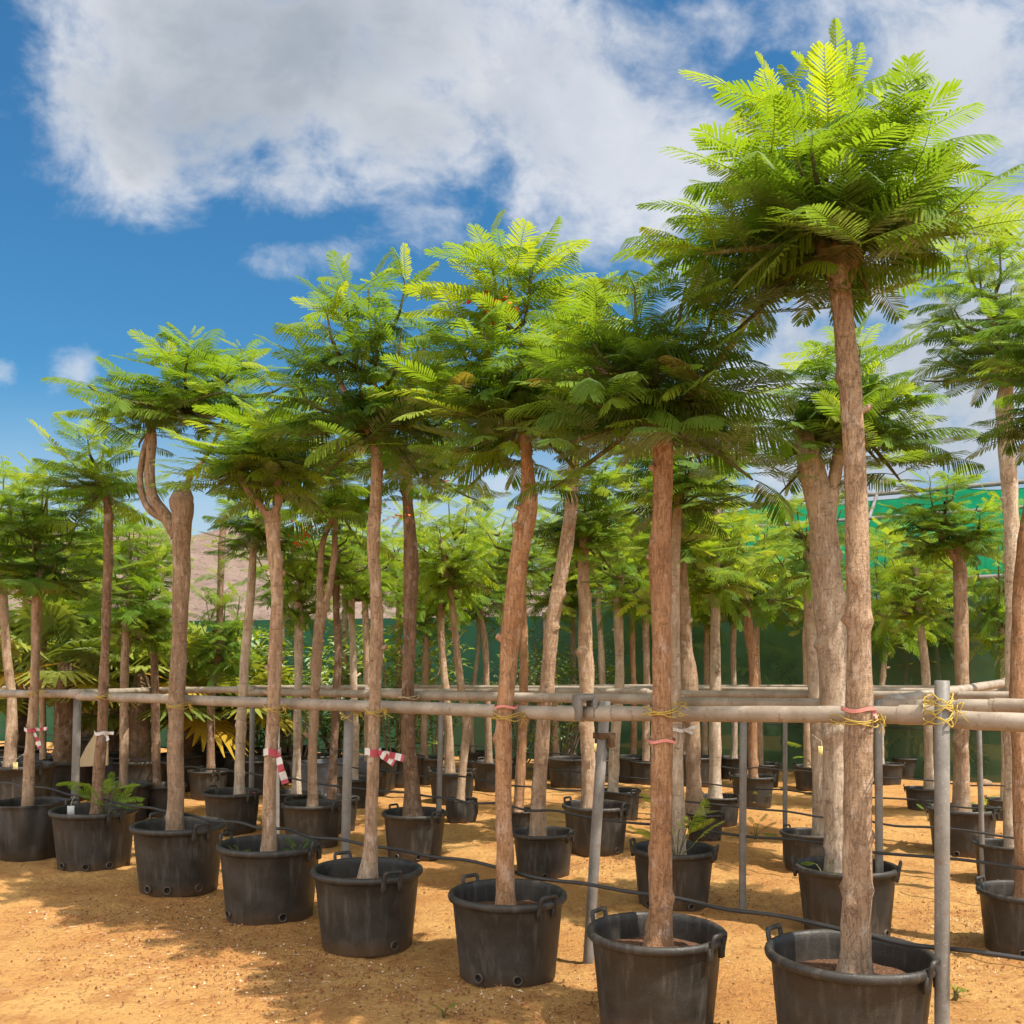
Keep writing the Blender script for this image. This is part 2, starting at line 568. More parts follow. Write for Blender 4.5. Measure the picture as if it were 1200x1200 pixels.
def tube(mb, pts, sides=8, mat=0, tint=0.5, cap=True, radial=None):
    """pts rows (x, y, z, r); radial(i, ang, p) gives a factor on r"""
    P = np.asarray(pts, dtype=float)
    n = len(P)
    T = np.gradient(P[:, :3], axis=0)
    T /= np.maximum(np.linalg.norm(T, axis=1), 1e-9)[:, None]
    ref = np.array([1.0, 0, 0]) if abs(T[0, 0]) < 0.8 else np.array([0, 1.0, 0])
    u = ref - T[0] * ref.dot(T[0])
    u /= np.linalg.norm(u)
    ang = np.arange(sides) / sides * 2 * PI
    V = np.zeros((n, sides, 3))
    for i in range(n):
        u = u - T[i] * u.dot(T[i])
        u /= max(np.linalg.norm(u), 1e-9)
        w = np.cross(T[i], u)
        r = np.full(sides, P[i, 3])
        if radial is not None:
            r = r * radial(i, ang, P[i])
        V[i] = P[i, :3] + (np.cos(ang) * r)[:, None] * u + (np.sin(ang) * r)[:, None] * w
    idx = np.arange(n * sides).reshape(n, sides)
    a, b = idx[:-1], idx[1:]
    F = np.stack([a, np.roll(a, -1, 1), np.roll(b, -1, 1), b], -1).reshape(-1, 4)
    mb.add(V.reshape(-1, 3), F, mat, tint)
    if cap:
        for k, rev in ((0, True), (n - 1, False)):
            c = V[k].mean(0)
            vv = np.vstack([V[k], c])
            ff = [(j, (j + 1) % sides, sides) if not rev else ((j + 1) % sides, j, sides) for j in range(sides)]
            mb.add(vv, ff, mat, tint)


def line_tube(mb, pts, r, sides=8, step=0.05, **kw):
    tube(mb, resample([(p[0], p[1], p[2], r) for p in pts], step), sides, **kw)


def box(mb, c, s, mat=0, rotz=0.0, bev=0.0):
    """bevelled box"""
    x, y, z = s[0] / 2, s[1] / 2, s[2] / 2
    b = bev or min(s) * 0.12
    V, F = [], []
    for lev, (zz, k) in enumerate(((-z, b), (-z + b, 0), (z - b, 0), (z, b))):
        xx, yy_ = x - k, y - k
        c2 = b if k == 0 else 0.3 * b
        ring = [(xx, -yy_ + c2), (xx, yy_ - c2), (xx - c2, yy_), (-xx + c2, yy_), (-xx, yy_ - c2), (-xx, -yy_ + c2), (-xx + c2, -yy_), (xx - c2, -yy_)]
        V += [(p[0], p[1], zz) for p in ring]
    V = np.array(V)
    cz, sz = math.cos(rotz), math.sin(rotz)
    V = np.stack([V[:, 0] * cz - V[:, 1] * sz, V[:, 0] * sz + V[:, 1] * cz, V[:, 2]], -1) + np.array(c)
    Q = [(l * 8 + j, l * 8 + (j + 1) % 8, l * 8 + 8 + (j + 1) % 8, l * 8 + 8 + j) for l in range(3) for j in range(8)]
    mb.add(V, Q, mat)
    mb.add(V[24:32], [tuple(range(8))], mat)
    mb.add(V[0:8], [tuple(range(7, -1, -1))], mat)


def lathe(mb, prof, seg=48, mat=0, wob=None):
    prof = np.asarray(prof, float)
    ang = np.arange(seg) / seg * 2 * PI
    V = np.zeros((len(prof), seg, 3))
    for i, (r, z) in enumerate(prof):
        rr = np.full(seg, r)
        if wob is not None:
            rr = rr + wob(ang, z)
        V[i, :, 0], V[i, :, 1], V[i, :, 2] = rr * np.cos(ang), rr * np.sin(ang), z
    idx = np.arange(len(prof) * seg).reshape(len(prof), seg)
    a, b = idx[:-1], idx[1:]
    mb.add(V.reshape(-1, 3), np.stack([a, np.roll(a, -1, 1), np.roll(b, -1, 1), b], -1).reshape(-1, 4), mat)


def P3(px, py, d):
    return np.array(((px - 600) / FPX * d, d, H_EYE + (HOR - py) / FPX * d))


NX, NY = 0.643, 0.766             # the rows of pots are lines NX*x + NY*y = c


def row_pt(px, c, z=0.0):
    t = (px - 600) / FPX
    y = c / (NX * t + NY)
    return np.array((t * y, y, z))


def hgt(x, y):
    """height of the ground"""
    f = max(0.0, min(1.0, 1 - (abs(y - 8) - 12) / 12))
    a = mnoise.noise(Vector((x * 0.55, y * 0.55, 0.0))) * 0.030
    b = mnoise.noise(Vector((x * 2.3, y * 2.3, 4.0))) * 0.020
    c = mnoise.noise(Vector((x * 7.0, y * 7.0, 9.0))) * 0.016
    c += mnoise.noise(Vector((x * 15.0, y * 15.0, 2.0))) * 0.007
    return (a + b + c) * f - 0.005


# ------------------------------------------------------------------ ground and hills
def axis(lo, hi, dense_lo, dense_hi, step):
    core = np.arange(dense_lo, dense_hi + step / 2, step)
    out = [core]
    s, p = step, dense_hi
    up = []
    while p < hi:
        s *= 1.25
        p += s
        up.append(p)
    s, p = step, dense_lo
    dn = []
    while p > lo:
        s *= 1.25
        p -= s
        dn.append(p)
    return np.concatenate([dn[::-1], core, up])


gx = axis(-700, 700, -6.0, 6.0, 0.045)
gy = axis(-60, 1400, 3.0, 12.0, 0.045)
GX, GY = np.meshgrid(gx, gy)
GZ = np.array([hgt(x, y) for x, y in zip(GX.ravel(), GY.ravel())])
gm = MB()
idx = np.arange(GX.size).reshape(GX.shape)
gf = np.stack([idx[:-1, :-1], idx[:-1, 1:], idx[1:, 1:], idx[1:, :-1]], -1).reshape(-1, 4)
gm.add(np.stack([GX.ravel(), GY.ravel(), GZ], -1), gf)
tag(gm.build('ground', M['ground']), kind='structure')

hx = np.linspace(-160, 60, 150)
hy = np.linspace(70, 190, 80)
HX, HY = np.meshgrid(hx, hy)
hz = []
for x, y in zip(HX.ravel(), HY.ravel()):
    sx = x / (y / 120.0)
    prof = 17.5 - max(0.0, (sx + 48)) * 0.11 - max(0.0, (-sx - 60)) * 0.03
    rise = max(0.0, min(1.0, (y - 72) / 48.0)) ** 0.8
    n = mnoise.fractal(Vector((x * 0.05, y * 0.05, 2.0)), 1.0, 2.0, 5) * 2.6
    edge = max(0.0, min(1.0, (60 - x) / 60.0))
    hz.append((prof * rise + n * rise) * edge - 0.3)
hm = MB()
idx = np.arange(HX.size).reshape(HX.shape)
hm.add(np.stack([HX.ravel(), HY.ravel(), np.array(hz)], -1),
       np.stack([idx[:-1, :-1], idx[:-1, 1:], idx[1:, 1:], idx[1:, :-1]], -1).reshape(-1, 4))
tag(hm.build('hills', M['hill'], smooth=False), kind='structure')

# ------------------------------------------------------------------ shade house and net fence
def net_wall(mb, A, B, z0, z1, nu, nv, amp, seed, lean=0.0, mat=0):
    A, B = np.array(A, float), np.array(B, float)
    d = (B - A) / np.linalg.norm(B - A)
    nrm = np.array((d[1], -d[0]))
    V = []
    for j in range(nv + 1):
        for i in range(nu + 1):
            u, v = i / nu, j / nv
            p = A + (B - A) * u
            w = mnoise.noise(Vector((u * np.linalg.norm(B - A) * 0.8, v * 3, seed))) * amp + \
                abs(math.sin(u * np.linalg.norm(B - A) / 3.0 * PI)) * amp * 0.8
            p = p - nrm * (w + lean * v)
            V.append((p[0], p[1], z0 + (z1 - z0) * v))
    idx = np.arange((nu + 1) * (nv + 1)).reshape(nv + 1, nu + 1)
    mb.add(V, np.stack([idx[:-1, :-1], idx[:-1, 1:], idx[1:, 1:], idx[1:, :-1]], -1).reshape(-1, 4), mat)


SA, SB = np.array((0.6, 17.4)), np.array((11.6, 11.9))      # front wall of the shade house, left to right
sdir = (SB - SA) / np.linalg.norm(SB - SA)
sback = np.array((-sdir[1], sdir[0]))
if sback[1] < 0:
    sback = -sback
house = thing('shade_house', (SA[0], SA[1], 0), 'tall shade house of green netting with bright sloping roof behind the trees', 'shade house')


def loc2(p):
    return np.array((p[0] - SA[0], p[1] - SA[1]))


b = MB()
net_wall(b, loc2(SA), loc2(SB), -0.02, 2.75, 70, 10, 0.07, 1.0)
b.build('front_net', M['net'], house)
b = MB()
V, nu, nv = [], 70, 24
for j in range(nv + 1):
    for i in range(nu + 1):
        u, v = i / nu, j / nv
        q = loc2(SA) + (loc2(SB) - loc2(SA)) * u + sback * (0.05 + 6.9 * v)
        v = v * 6.9 / 3.2
        sag = -0.16 * math.sin(min(v, 1) * PI) - 0.10 * abs(math.sin(u * 4 * PI)) * (0.4 + min(v, 1)) + 0.05 * mnoise.noise(Vector((u * 14, v * 4, 3)))
        V.append((q[0], q[1], 2.8 + (1.75 * v ** 0.8 if v <= 1 else 1.75 - 1.45 * (v - 1) / 1.156) + sag + 0.25 * u))
idx = np.arange((nu + 1) * (nv + 1)).reshape(nv + 1, nu + 1)
b.add(V, np.stack([idx[:-1, :-1], idx[:-1, 1:], idx[1:, 1:], idx[1:, :-1]], -1).reshape(-1, 4))
b.build('roof_net', M['roof_net'], house)
b = MB()
p0, p1 = loc2(SA) + sback * 7.0, loc2(SB) + sback * 7.0
net_wall(b, p0, p1, -0.02, 2.9, 40, 6, 0.05, 5.0)
b.build('back_net', M['fence_net'], house)
b = MB()
net_wall(b, loc2(SA) + sback * 0.1, loc2(SA) + sback * 6.9, -0.02, 2.85, 24, 6, 0.05, 6.0)
b.build('side_net', M['fence_net'], house)
for k in range(6):
    q = loc2(SA) + (loc2(SB) - loc2(SA)) * (k / 5) + sback * 0.12
    b = MB()
    line_tube(b, [(q[0], q[1], -0.05), (q[0], q[1], 2.85 + 0.05 * k)], 0.045, 10, 0.5)
    b.build('post', M['post'], house)
for zz, off, r in ((2.78, -0.02, 0.035), (3.95, 1.70, 0.03), (4.57, 3.22, 0.04), (0.75, -0.01, 0.008), (1.25, -0.01, 0.008)):
    b = MB()
    p0, p1 = loc2(SA) + sback * off, loc2(SB) + sback * off
    up = 0.22 if zz > 2 else 0.0
    line_tube(b, [(p0[0], p0[1], zz), ((p0[0] + p1[0]) / 2, (p0[1] + p1[1]) / 2, zz + up / 2 - 0.03), (p1[0], p1[1], zz + up)], r, 8, 0.5)
    b.build('beam' if zz > 2 else 'cable', M['post'] if zz > 2 else M['hose'], house)
for k in range(1, 5):
    q = loc2(SA) + (loc2(SB) - loc2(SA)) * (k / 5)
    b = MB()
    e = q + sback * 3.2
    line_tube(b, [(q[0], q[1], 2.82 + 0.05 * k), (e[0], e[1], 4.5 + 0.05 * k)], 0.03, 8, 0.4)
    b.build('rafter', M['post'], house)

FA, FB = np.array((-14.0, 22.5)), np.array((0.5, 17.45))
fence = thing('net_fence', (FA[0], FA[1], 0), 'low green net fence behind the shrubs below the pink hill', 'fence')
b = MB()
net_wall(b, (0, 0), FB - FA, -0.02, 2.45, 50, 6, 0.06, 8.0)
b.build('net', M['fence_net'], fence)
for k in range(7):
    q = (FB - FA) * (k / 6) + np.array((0.05, 0.10))
    b = MB()
    line_tube(b, [(q[0], q[1], -0.05), (q[0], q[1], 2.52)], 0.04, 8, 0.6)
    b.build('post', M['post'], fence)

# ------------------------------------------------------------------ fronds (bipinnate feather leaves)
def frond(L, Wd, pairs, droop, fold, hang, seed, young=False, detail=2):
    """one feather leaf lying along +x; returns verts, quads, tint offset"""
    rg = random.Random(seed)
    mb_v, mb_f = [], []
    n = 0

    def spine(t):
        return np.array((L * t * (1 - 0.18 * droop * t * t), L * 0.05 * math.sin(t * 3 + seed) * t, -droop * L * t ** 2.0 * 0.75 + 0.10 * L * t))
    # rachis: a thin three-sided rod
    ts = np.linspace(0, 1, 8)
    for i, t in enumerate(ts):
        r = L * 0.0075 * (1.15 - t)
        c = spine(t)
        mb_v += [c + (0, r, 0), c + (0, -r, 0), c + (0, 0, -1.3 * r)]
        if i:
            a, bb = n - 3, n
            mb_f += [(a, a + 1, bb + 1, bb), (a + 1, a + 2, bb + 2, bb + 1), (a + 2, a, bb, bb + 2)]
        n += 3
    for k in range(pairs):
        t = 0.13 + 0.87 * (k + 0.5) / pairs
        prof = min(1.0, (t - 0.05) / 0.22) ** 0.7 * (1.0 if t < 0.7 else max(0.32, 1 - ((t - 0.7) / 0.3) ** 2 * 0.68))
        c = spine(t)
        tg = spine(min(1, t + 0.02)) - spine(t - 0.02)
        tg /= np.linalg.norm(tg)
        for s in (1, -1):
            l = Wd * 0.5 * prof * rg.uniform(0.88, 1.08)
            ang = R_(64 - 34 * t ** 2 + rg.uniform(-5, 5))
            fo = fold + rg.uniform(-0.10, 0.10)
            side = np.array((0, s, 0)) * math.cos(fo) + np.array((0, 0, 1)) * math.sin(fo)
            dv = tg * math.cos(ang) + side * math.sin(ang)
            nv_ = np.cross(tg, side) * s
            wv_ = np.cross(nv_, dv)
            wv_ /= np.linalg.norm(wv_)
            w = L / pairs * (0.30 if detail == 2 else 0.27) * rg.uniform(0.85, 1.1)
            dz = np.array((0, 0, -1.0)) * hang * l
            p0 = c + dv * l * 0.04
            p1 = c + dv * l * 0.52 + dz * 0.25
            p2 = c + dv * l + dz
            if detail == 2:
                mb_v += [p0 + wv_ * w * 0.55, p0 - wv_ * w * 0.55, p1 + wv_ * w, p1 - wv_ * w, p2 + wv_ * w * 0.55, p2 - wv_ * w * 0.55]
                mb_f += [(n, n + 1, n + 3, n + 2), (n + 2, n + 3, n + 5, n + 4)]
                n += 6
            else:
                mb_v += [p0 + wv_ * w * 0.7, p0 - wv_ * w * 0.7, p2 - wv_ * w * 0.8, p2 + wv_ * w * 0.8]
                mb_f += [(n, n + 1, n + 2, n + 3)]
                n += 4
    tt = np.zeros(len(mb_v))
    tt[:24] = 0.30
    return np.array(mb_v), np.array(mb_f), tt


FR_HI = [frond(0.44, 0.20, 23, dr, fo, ha, i) for i, (dr, fo, ha) in enumerate(
    ((0.12, 0.05, 0.15), (0.28, -0.10, 0.28), (0.04, 0.15, 0.10), (0.45, -0.25, 0.45), (0.18, 0.0, 0.20), (0.20, -0.35, 0.5), (-0.05, 0.22, 0.08), (0.30, 0.1, 0.2)))]
FR_YOUNG = [frond(0.30, 0.12, 17, dr, fo, ha, 20 + i) for i, (dr, fo, ha) in enumerate(((0.2, -0.75, 0.3), (0.7, -0.5, 0.5), (0.05, 0.5, 0.1)))]
FR_LO = [frond(0.44, 0.19, 18, dr, fo, ha, 40 + i, detail=1) for i, (dr, fo, ha) in enumerate(
    ((0.12, 0.05, 0.15), (0.26, -0.10, 0.25), (0.02, 0.15, 0.10), (0.40, -0.2, 0.35), (0.18, 0.0, 0.2)))]


def put_frond(mb, fr, pos, az, pitch, roll, scale, tint):
    f = np.array((math.cos(az) * math.cos(pitch), math.sin(az) * math.cos(pitch), math.sin(pitch)))
    y = np.cross((0, 0, 1.0), f)
    y /= np.linalg.norm(y)
    z = np.cross(f, y)
    y, z = y * math.cos(roll) + z * math.sin(roll), z * math.cos(roll) - y * math.sin(roll)
    v = fr[0] * scale
    mb.add(np.outer(v[:, 0], f) + np.outer(v[:, 1], y) + np.outer(v[:, 2], z) + pos, fr[1], 0, np.clip(fr[2] * (1.0 if tint > 0.01 else 0.0) + tint, 0, 1))


def crown_mesh(name, seed, top, cen, Rr, Hh, shoots=20, per=11, hi=True, fscale=1.0, bright=0.0, wisps=3, skirt=True, mats=None, taper=0.45, roll=0.32):
    """top: where the trunk ends; cen: middle of the crown; both in the tree's own space"""
    rg = random.Random(seed)
    mb = MB()
    top, cen = np.array(top, float), np.array(cen, float)
    L = 0.44 * fscale
    rin = max(0.14, (Rr - 0.50 * L) * 1.06)
    zlo, zhi = cen[2] - Hh / 2 + 0.14, cen[2] + Hh / 2 - 0.22
    lib = FR_HI if hi else FR_LO
    for k in range(shoots):
        az = k * 2.39996 + rg.uniform(-0.3, 0.3)
        v = (k + 0.5) / shoots
        rr = rin * math.sqrt(rg.uniform(0.05, 1.0)) * (1.0 - taper * v ** 2.0)
        ez = zlo + (zhi - zlo) * (v ** 0.85) + rg.uniform(-0.06, 0.06)
        if k >= shoots - wisps:
            rr *= 0.7
            ez = zhi + rg.uniform(-0.05, 0.12)
        E = np.array((cen[0] + rr * math.cos(az), cen[1] + rr * math.sin(az), ez))
        axis_z = top[2] + max(0.0, ez - 0.10 - top[2]) * rg.uniform(0.45, 0.85)
        g = min(1.0, max(0.0, (axis_z - top[2]) / max(0.1, cen[2] - top[2]))) if cen[2] > top[2] else 1.0
        S = np.array((top[0] + (cen[0] - top[0]) * g * 0.8 + rg.uniform(-0.03, 0.03), top[1] + (cen[1] - top[1]) * g * 0.8 + rg.uniform(-0.03, 0.03), axis_z))
        mid = S * 0.5 + E * 0.5 + np.array((math.cos(az), math.sin(az), 0)) * 0.25 * rr
        mid[2] = min(S[2], ez) * 0.5 + (S[2] + ez) * 0.25
        pts = resample([tuple(S) + (0.016,), tuple(mid) + (0.011,), tuple(E) + (0.005,)], 0.06 if hi else 0.12)
        tube(mb, pts, 5 if hi else 4, 1, 0.5, cap=False)
        n = len(pts)
        cnt = per + rg.randint(-2, 2)
        a0 = rg.uniform(0, 6.3)
        for j in range(cnt):
            s = 0.30 + 0.70 * (j + 0.5) / cnt
            pos = pts[min(n - 1, int(s * n))][:3] + np.array([rg.uniform(-0.015, 0.015) for _ in range(3)])
            a = a0 + j * 2.39996 + rg.uniform(-0.4, 0.4)
            # leaves lean outwards from the crown's axis
            ov = pos[:2] - cen[:2]
            od = np.linalg.norm(ov) / max(rin, 0.05)
            dx, dy = math.cos(a) + ov[0] / max(rin, .05) * 0.65, math.sin(a) + ov[1] / max(rin, .05) * 0.65
            a = math.atan2(dy, dx)
            hrel = (pos[2] - zlo) / max(0.1, zhi - zlo)
            pitch = R_(-8 + 12 * hrel + 16 * s + rg.uniform(-14, 14) - 5 * od)
            pitch = min(pitch, R_(26 + rg.uniform(-8, 6)))
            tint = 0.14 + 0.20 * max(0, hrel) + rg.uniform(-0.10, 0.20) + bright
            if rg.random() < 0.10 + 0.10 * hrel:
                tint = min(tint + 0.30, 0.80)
            sc = fscale * rg.uniform(0.66, 1.14) * (1.0 - 0.15 * max(0, s - 0.8) / 0.2)
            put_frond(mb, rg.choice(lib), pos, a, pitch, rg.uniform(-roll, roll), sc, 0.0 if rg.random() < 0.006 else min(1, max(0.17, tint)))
        # young pale leaves at the shoot tip
        for j in range(rg.randint(0, 2) if hrel > 0.35 else 0):
            put_frond(mb, rg.choice(FR_YOUNG), E, rg.uniform(0, 6.3), R_(rg.uniform(5, 45)), rg.uniform(-0.6, 0.6), fscale * rg.uniform(0.6, 0.95), min(1, 0.78 + rg.uniform(-0.2, 0.2)))
        # wispy leader above the crown
        if k >= shoots - wisps:
            hgt_ = rg.uniform(0.06, 0.17)
            e2 = E + np.array((rg.uniform(-0.05, 0.05), rg.uniform(-0.05, 0.05), hgt_))
            tube(mb, resample([tuple(E) + (0.005,), tuple((E + e2) / 2 + np.array((0.012, 0, 0))) + (0.004,), tuple(e2) + (0.002,)], 0.05), 4, 1, 0.5, cap=False)
            for j in range(4):
                put_frond(mb, rg.choice(FR_YOUNG), E + (e2 - E) * (0.4 + 0.2 * j), rg.uniform(0, 6.3), R_(rg.uniform(10, 55)), 0, fscale * (0.95 - 0.2 * j), 0.55 + 0.1 * j)
    if skirt:
        # old leaves drooping round the top of the trunk
        for j in range(int(shoots * 0.55)):
            a = j * 2.39996
            pos = top + np.array((0.04 * math.cos(a), 0.04 * math.sin(a), rg.uniform(0.0, 0.22)))
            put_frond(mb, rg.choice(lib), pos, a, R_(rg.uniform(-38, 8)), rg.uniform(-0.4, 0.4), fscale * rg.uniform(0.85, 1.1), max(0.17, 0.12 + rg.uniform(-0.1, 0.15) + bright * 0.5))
    return mb.mesh(name, mats or [M['leaf'], M['twig']], smooth=False)


# ------------------------------------------------------------------ trunks
def trunk_mesh(name, seed, limbs, mat, hi=True, knots=8, flare=0.45):
    """limbs: lists of (x, y, z, r) in the tree's own space; the first is the stem"""
    rg = random.Random(seed)
    mb = MB()
    for li, pts in enumerate(limbs):
        step = 0.03 if hi else 0.08
        R = resample(pts, step)
        if hi:
            R[:, 0] += [mnoise.noise(Vector((p[2] * 2.2, seed, 0.3))) * 0.010 for p in R]
            R[:, 1] += [mnoise.noise(Vector((p[2] * 2.2, seed, 7.3))) * 0.015 for p in R]
        z0, z1 = R[0, 2], R[-1, 2]
        kn = [(rg.uniform(z0 + 0.1, z1), rg.uniform(0, 2 * PI), rg.uniform(0.2, 0.62), rg.uniform(0.014, 0.040)) for _ in range(knots if li == 0 else 1)]
        groove = rg.uniform(0, 6.3)

        def radial(i, ang, p, kn=kn, li=li, z0=z0):
            f = np.ones_like(ang)
            if li == 0:
                f += flare * math.exp(-(p[2] - z0) / 0.07) * (1 + 0.25 * np.cos(3 * ang + seed))
            f += 0.06 * math.sin(p[2] * 9 + seed) * 0.5 + 0.05 * np.cos(2 * ang + p[2] * 3 + seed)
            f += np.array([mnoise.noise(Vector((math.cos(a) * 1.6, math.sin(a) * 1.6, p[2] * 7 + seed))) for a in ang]) * 0.13
            for kz, ka, kh, kw in kn:
                dz = (p[2] - kz) / kw
                if abs(dz) < 3:
                    da = np.abs((ang - ka + PI) % (2 * PI) - PI)
                    f += kh * math.exp(-dz * dz) * np.exp(-(da / 0.48) ** 2)
            return f
        tube(mb, R, 18 if hi else 10, 0, 0.5, True, radial)
        if li == 0 and len(R) > 8:
            for k in range(rg.randint(1, 4) if hi else rg.randint(0, 2)):
                q = R[int(len(R) * rg.uniform(0.35, 0.88))]
                a = rg.uniform(0, 6.3)
                dv = np.array((math.cos(a), math.sin(a), rg.uniform(0.2, 0.9)))
                dv /= np.linalg.norm(dv)
                r, l = q[3] * rg.uniform(0.22, 0.42), q[3] + rg.uniform(0.015, 0.06)
                rows = [tuple(q[:3] + dv * q[3] * 0.5) + (r * 1.5,), tuple(q[:3] + dv * q[3] * 0.95) + (r * 1.15,), tuple(q[:3] + dv * l) + (r,), tuple(q[:3] + dv * (l + 0.004)) + (r * 0.7,)]
                tube(mb, rows, 9)
    return mb.mesh(name, [mat], smooth=True)


def px_path(path, d, base, rmul=1.0, dep=0.0):
    """photo points (x, y, width) at distance d -> rows in the tree's own space"""
    out = []
    for i, (x, y, w) in enumerate(path):
        p = P3(x, y, d + dep * i) - base
        out.append((p[0], p[1], p[2], w * d / FPX / 2 * rmul * 0.87))
    return out


# ------------------------------------------------------------------ pots
POT_D, POT_H = 0.70, 0.50


def pot_proto_meshes(wob=None, bag=False):
    out = {}
    b = MB()
    prof = [(0.0, 0.004), (0.20, 0.003), (0.272, 0.004), (0.282, 0.012), (0.290, 0.10), (0.302, 0.22), (0.314, 0.34), (0.324, 0.445)]
    if not bag:
        prof += [(0.330, 0.452), (0.344, 0.456), (0.351, 0.466), (0.353, 0.480), (0.349, 0.493), (0.338, 0.500), (0.325, 0.497),
                 (0.317, 0.486), (0.314, 0.46), (0.308, 0.40), (0.303, 0.33)]
    else:
        prof += [(0.330, 0.480), (0.338, 0.492), (0.335, 0.500), (0.325, 0.497), (0.318, 0.47), (0.308, 0.40), (0.303, 0.33)]
    lathe(b, prof, 64, 0, wob)
    out['body'] = b
    b = MB()
    n, m = 28, 8
    V = [(0, 0, 0.402)]
    for i in range(1, m + 1):
        for j in range(n):
            a, r = j / n * 2 * PI, 0.312 * i / m
            z = 0.402 - 0.03 * (i / m) ** 2 + 0.012 * mnoise.noise(Vector((r * 30 * math.cos(a), r * 30 * math.sin(a), 1)))
            V.append((r * math.cos(a), r * math.sin(a), z))
    F3 = [(0, 1 + j, 1 + (j + 1) % n) for j in range(n)]
    F4 = [(1 + i * n + j, 1 + (i + 1) * n + j, 1 + (i + 1) * n + (j + 1) % n, 1 + i * n + (j + 1) % n) for i in range(m - 1) for j in range(n)]
    b.add(V, F3)
    b.v, b.n = b.v, b.n
    b.f.append(np.array(F4))
    b.mi.append(np.zeros(len(F4), dtype=np.int32))
    out['soil'] = b
    return out


def handle_mesh():
    b = MB()
    pts = [(0.345, -0.056, 0.425), (0.352, -0.056, 0.475), (0.360, -0.056, 0.515), (0.364, -0.050, 0.531), (0.364, 0.050, 0.531), (0.360, 0.056, 0.515), (0.352, 0.056, 0.475), (0.345, 0.056, 0.425)]
    R = []
    for a, c in zip(pts[:-1], pts[1:]):
        a, c = np.array(a), np.array(c)
        for t in np.arange(4) / 4:
            R.append(tuple(a + (c - a) * t) + (0.0115,))
    R.append(pts[-1] + (0.0115,))
    tube(b, R, 8)
    for s in (-1, 1):
        box(b, (0.341, 0.056 * s, 0.44), (0.022, 0.034, 0.07))
    return b.mesh('handle', [M['pot']])


def hole_mesh():
    b = MB()
    seg = 14
    V, F = [], []
    rings = [(0.030, 0.0), (0.030, 0.014), (0.024, 0.016), (0.020, 0.012), (0.019, 0.002), (0.0, 0.002)]
    for r, x in rings:
        for j in range(seg):
            a = j / seg * 2 * PI
            V.append((0.2875 + x, r * math.cos(a), 0.062 + r * math.sin(a)))
    for i in range(len(rings) - 1):
        for j in range(seg):
            F.append((i * seg + j, (i + 1) * seg + j, (i + 1) * seg + (j + 1) % seg, i * seg + (j + 1) % seg))
    F = np.array(F)
    b.add(V, F[:seg * 3], 0)
    b.f.append(F[seg * 3:])
    b.mi.append(np.ones(len(F) - seg * 3, dtype=np.int32))
    return b.mesh('drain_hole', [M['pot'], M['dark_hole']])


pm = pot_proto_meshes()
ME_BODY = [pm['body'].mesh('pot body', [M['pot']])]
ME_SOIL = pm['soil'].mesh('pot soil', [M['soil']])
ME_BODY.append(pot_proto_meshes(lambda a, z: 0.006 * np.cos(2 * a) + 0.003 * np.sin(3 * a + 1))['body'].mesh('pot body', [M['pot']]))
ME_BODY.append(pot_proto_meshes(lambda a, z: 0.006 * np.sin(2 * a + 0.5) + 0.002 * np.cos(5 * a + 1))['body'].mesh('pot body', [M['pot']]))
ME_BAG = pot_proto_meshes(lambda a, z: (0.012 * np.sin(7 * a + z * 9) + 0.010 * np.sin(11 * a - z * 6 + 1) + 0.022 * math.sin(z * 7)) * (1 if z > 0.02 else 0.3), True)['body'].mesh('bag body', [M['pot']])
ME_HANDLE, ME_HOLE = handle_mesh(), hole_mesh()


def pot(cx, rimy, w, label, seed, rot=None, bag=False, holes=True):
    """returns (location of the pot on the ground, depth, scale)"""
    if w is None:
        D = 0.62
        d = 1200 * (H_EYE - POT_H / POT_D * D) / (rimy - HOR)
    else:
        d = 2100.0 / (rimy - HOR + POT_H / POT_D * w)
        D = w * d / FPX
    s = D / (POT_D + 0.006)
    rg = random.Random(seed)
    x = (cx - 600) / FPX * d
    z = hgt(x, d) - 0.012
    if rot is None:
        rot = math.atan2(-NX, NY) + rg.uniform(-0.35, 0.35)
    t = thing('nursery_pot', (x, d, z), label, 'plant pot', 'black nursery pots in rows', rot)
    t.scale = (s, s, s)
    t.rotation_euler = (rg.uniform(-0.012, 0.012), rg.uniform(-0.012, 0.012), rot)
    link('body', ME_BAG if bag else ME_BODY[seed % 3], t)
    link('soil', ME_SOIL, t)
    if not bag:
        for a in (0, PI):
            h = link('handle', ME_HANDLE, t)
            h.rotation_euler = (0, 0, a)
        if holes:
            for a in ((-2.3, -1.25), (-1.75,), (-2.05, -1.5, -0.85), (-1.0,))[{13: 0, 16: 2}.get(seed, (seed * 5 + 1) % 4)]:
                h = link('drain_hole', ME_HOLE, t)
                h.rotation_euler = (0, 0, a - rot + rg.uniform(-0.2, 0.2))
    return np.array((x, d, z)), d, s


FLAR = []
FAR_CROWNS = []
for i in range(6):
    FAR_CROWNS.append(crown_mesh('crown', 900 + i, (0, 0, 0.0), (0, 0, 0.32), 0.72, 0.95, shoots=14 + i, per=9, hi=False, wisps=i % 2, fscale=0.84 + 0.02 * i, taper=0.3 + 0.06 * i, bright=0.14 + 0.09 * (i % 3)))  # leaf tint raised on far crowns to stand in for sunlight reaching them

TREES = {}


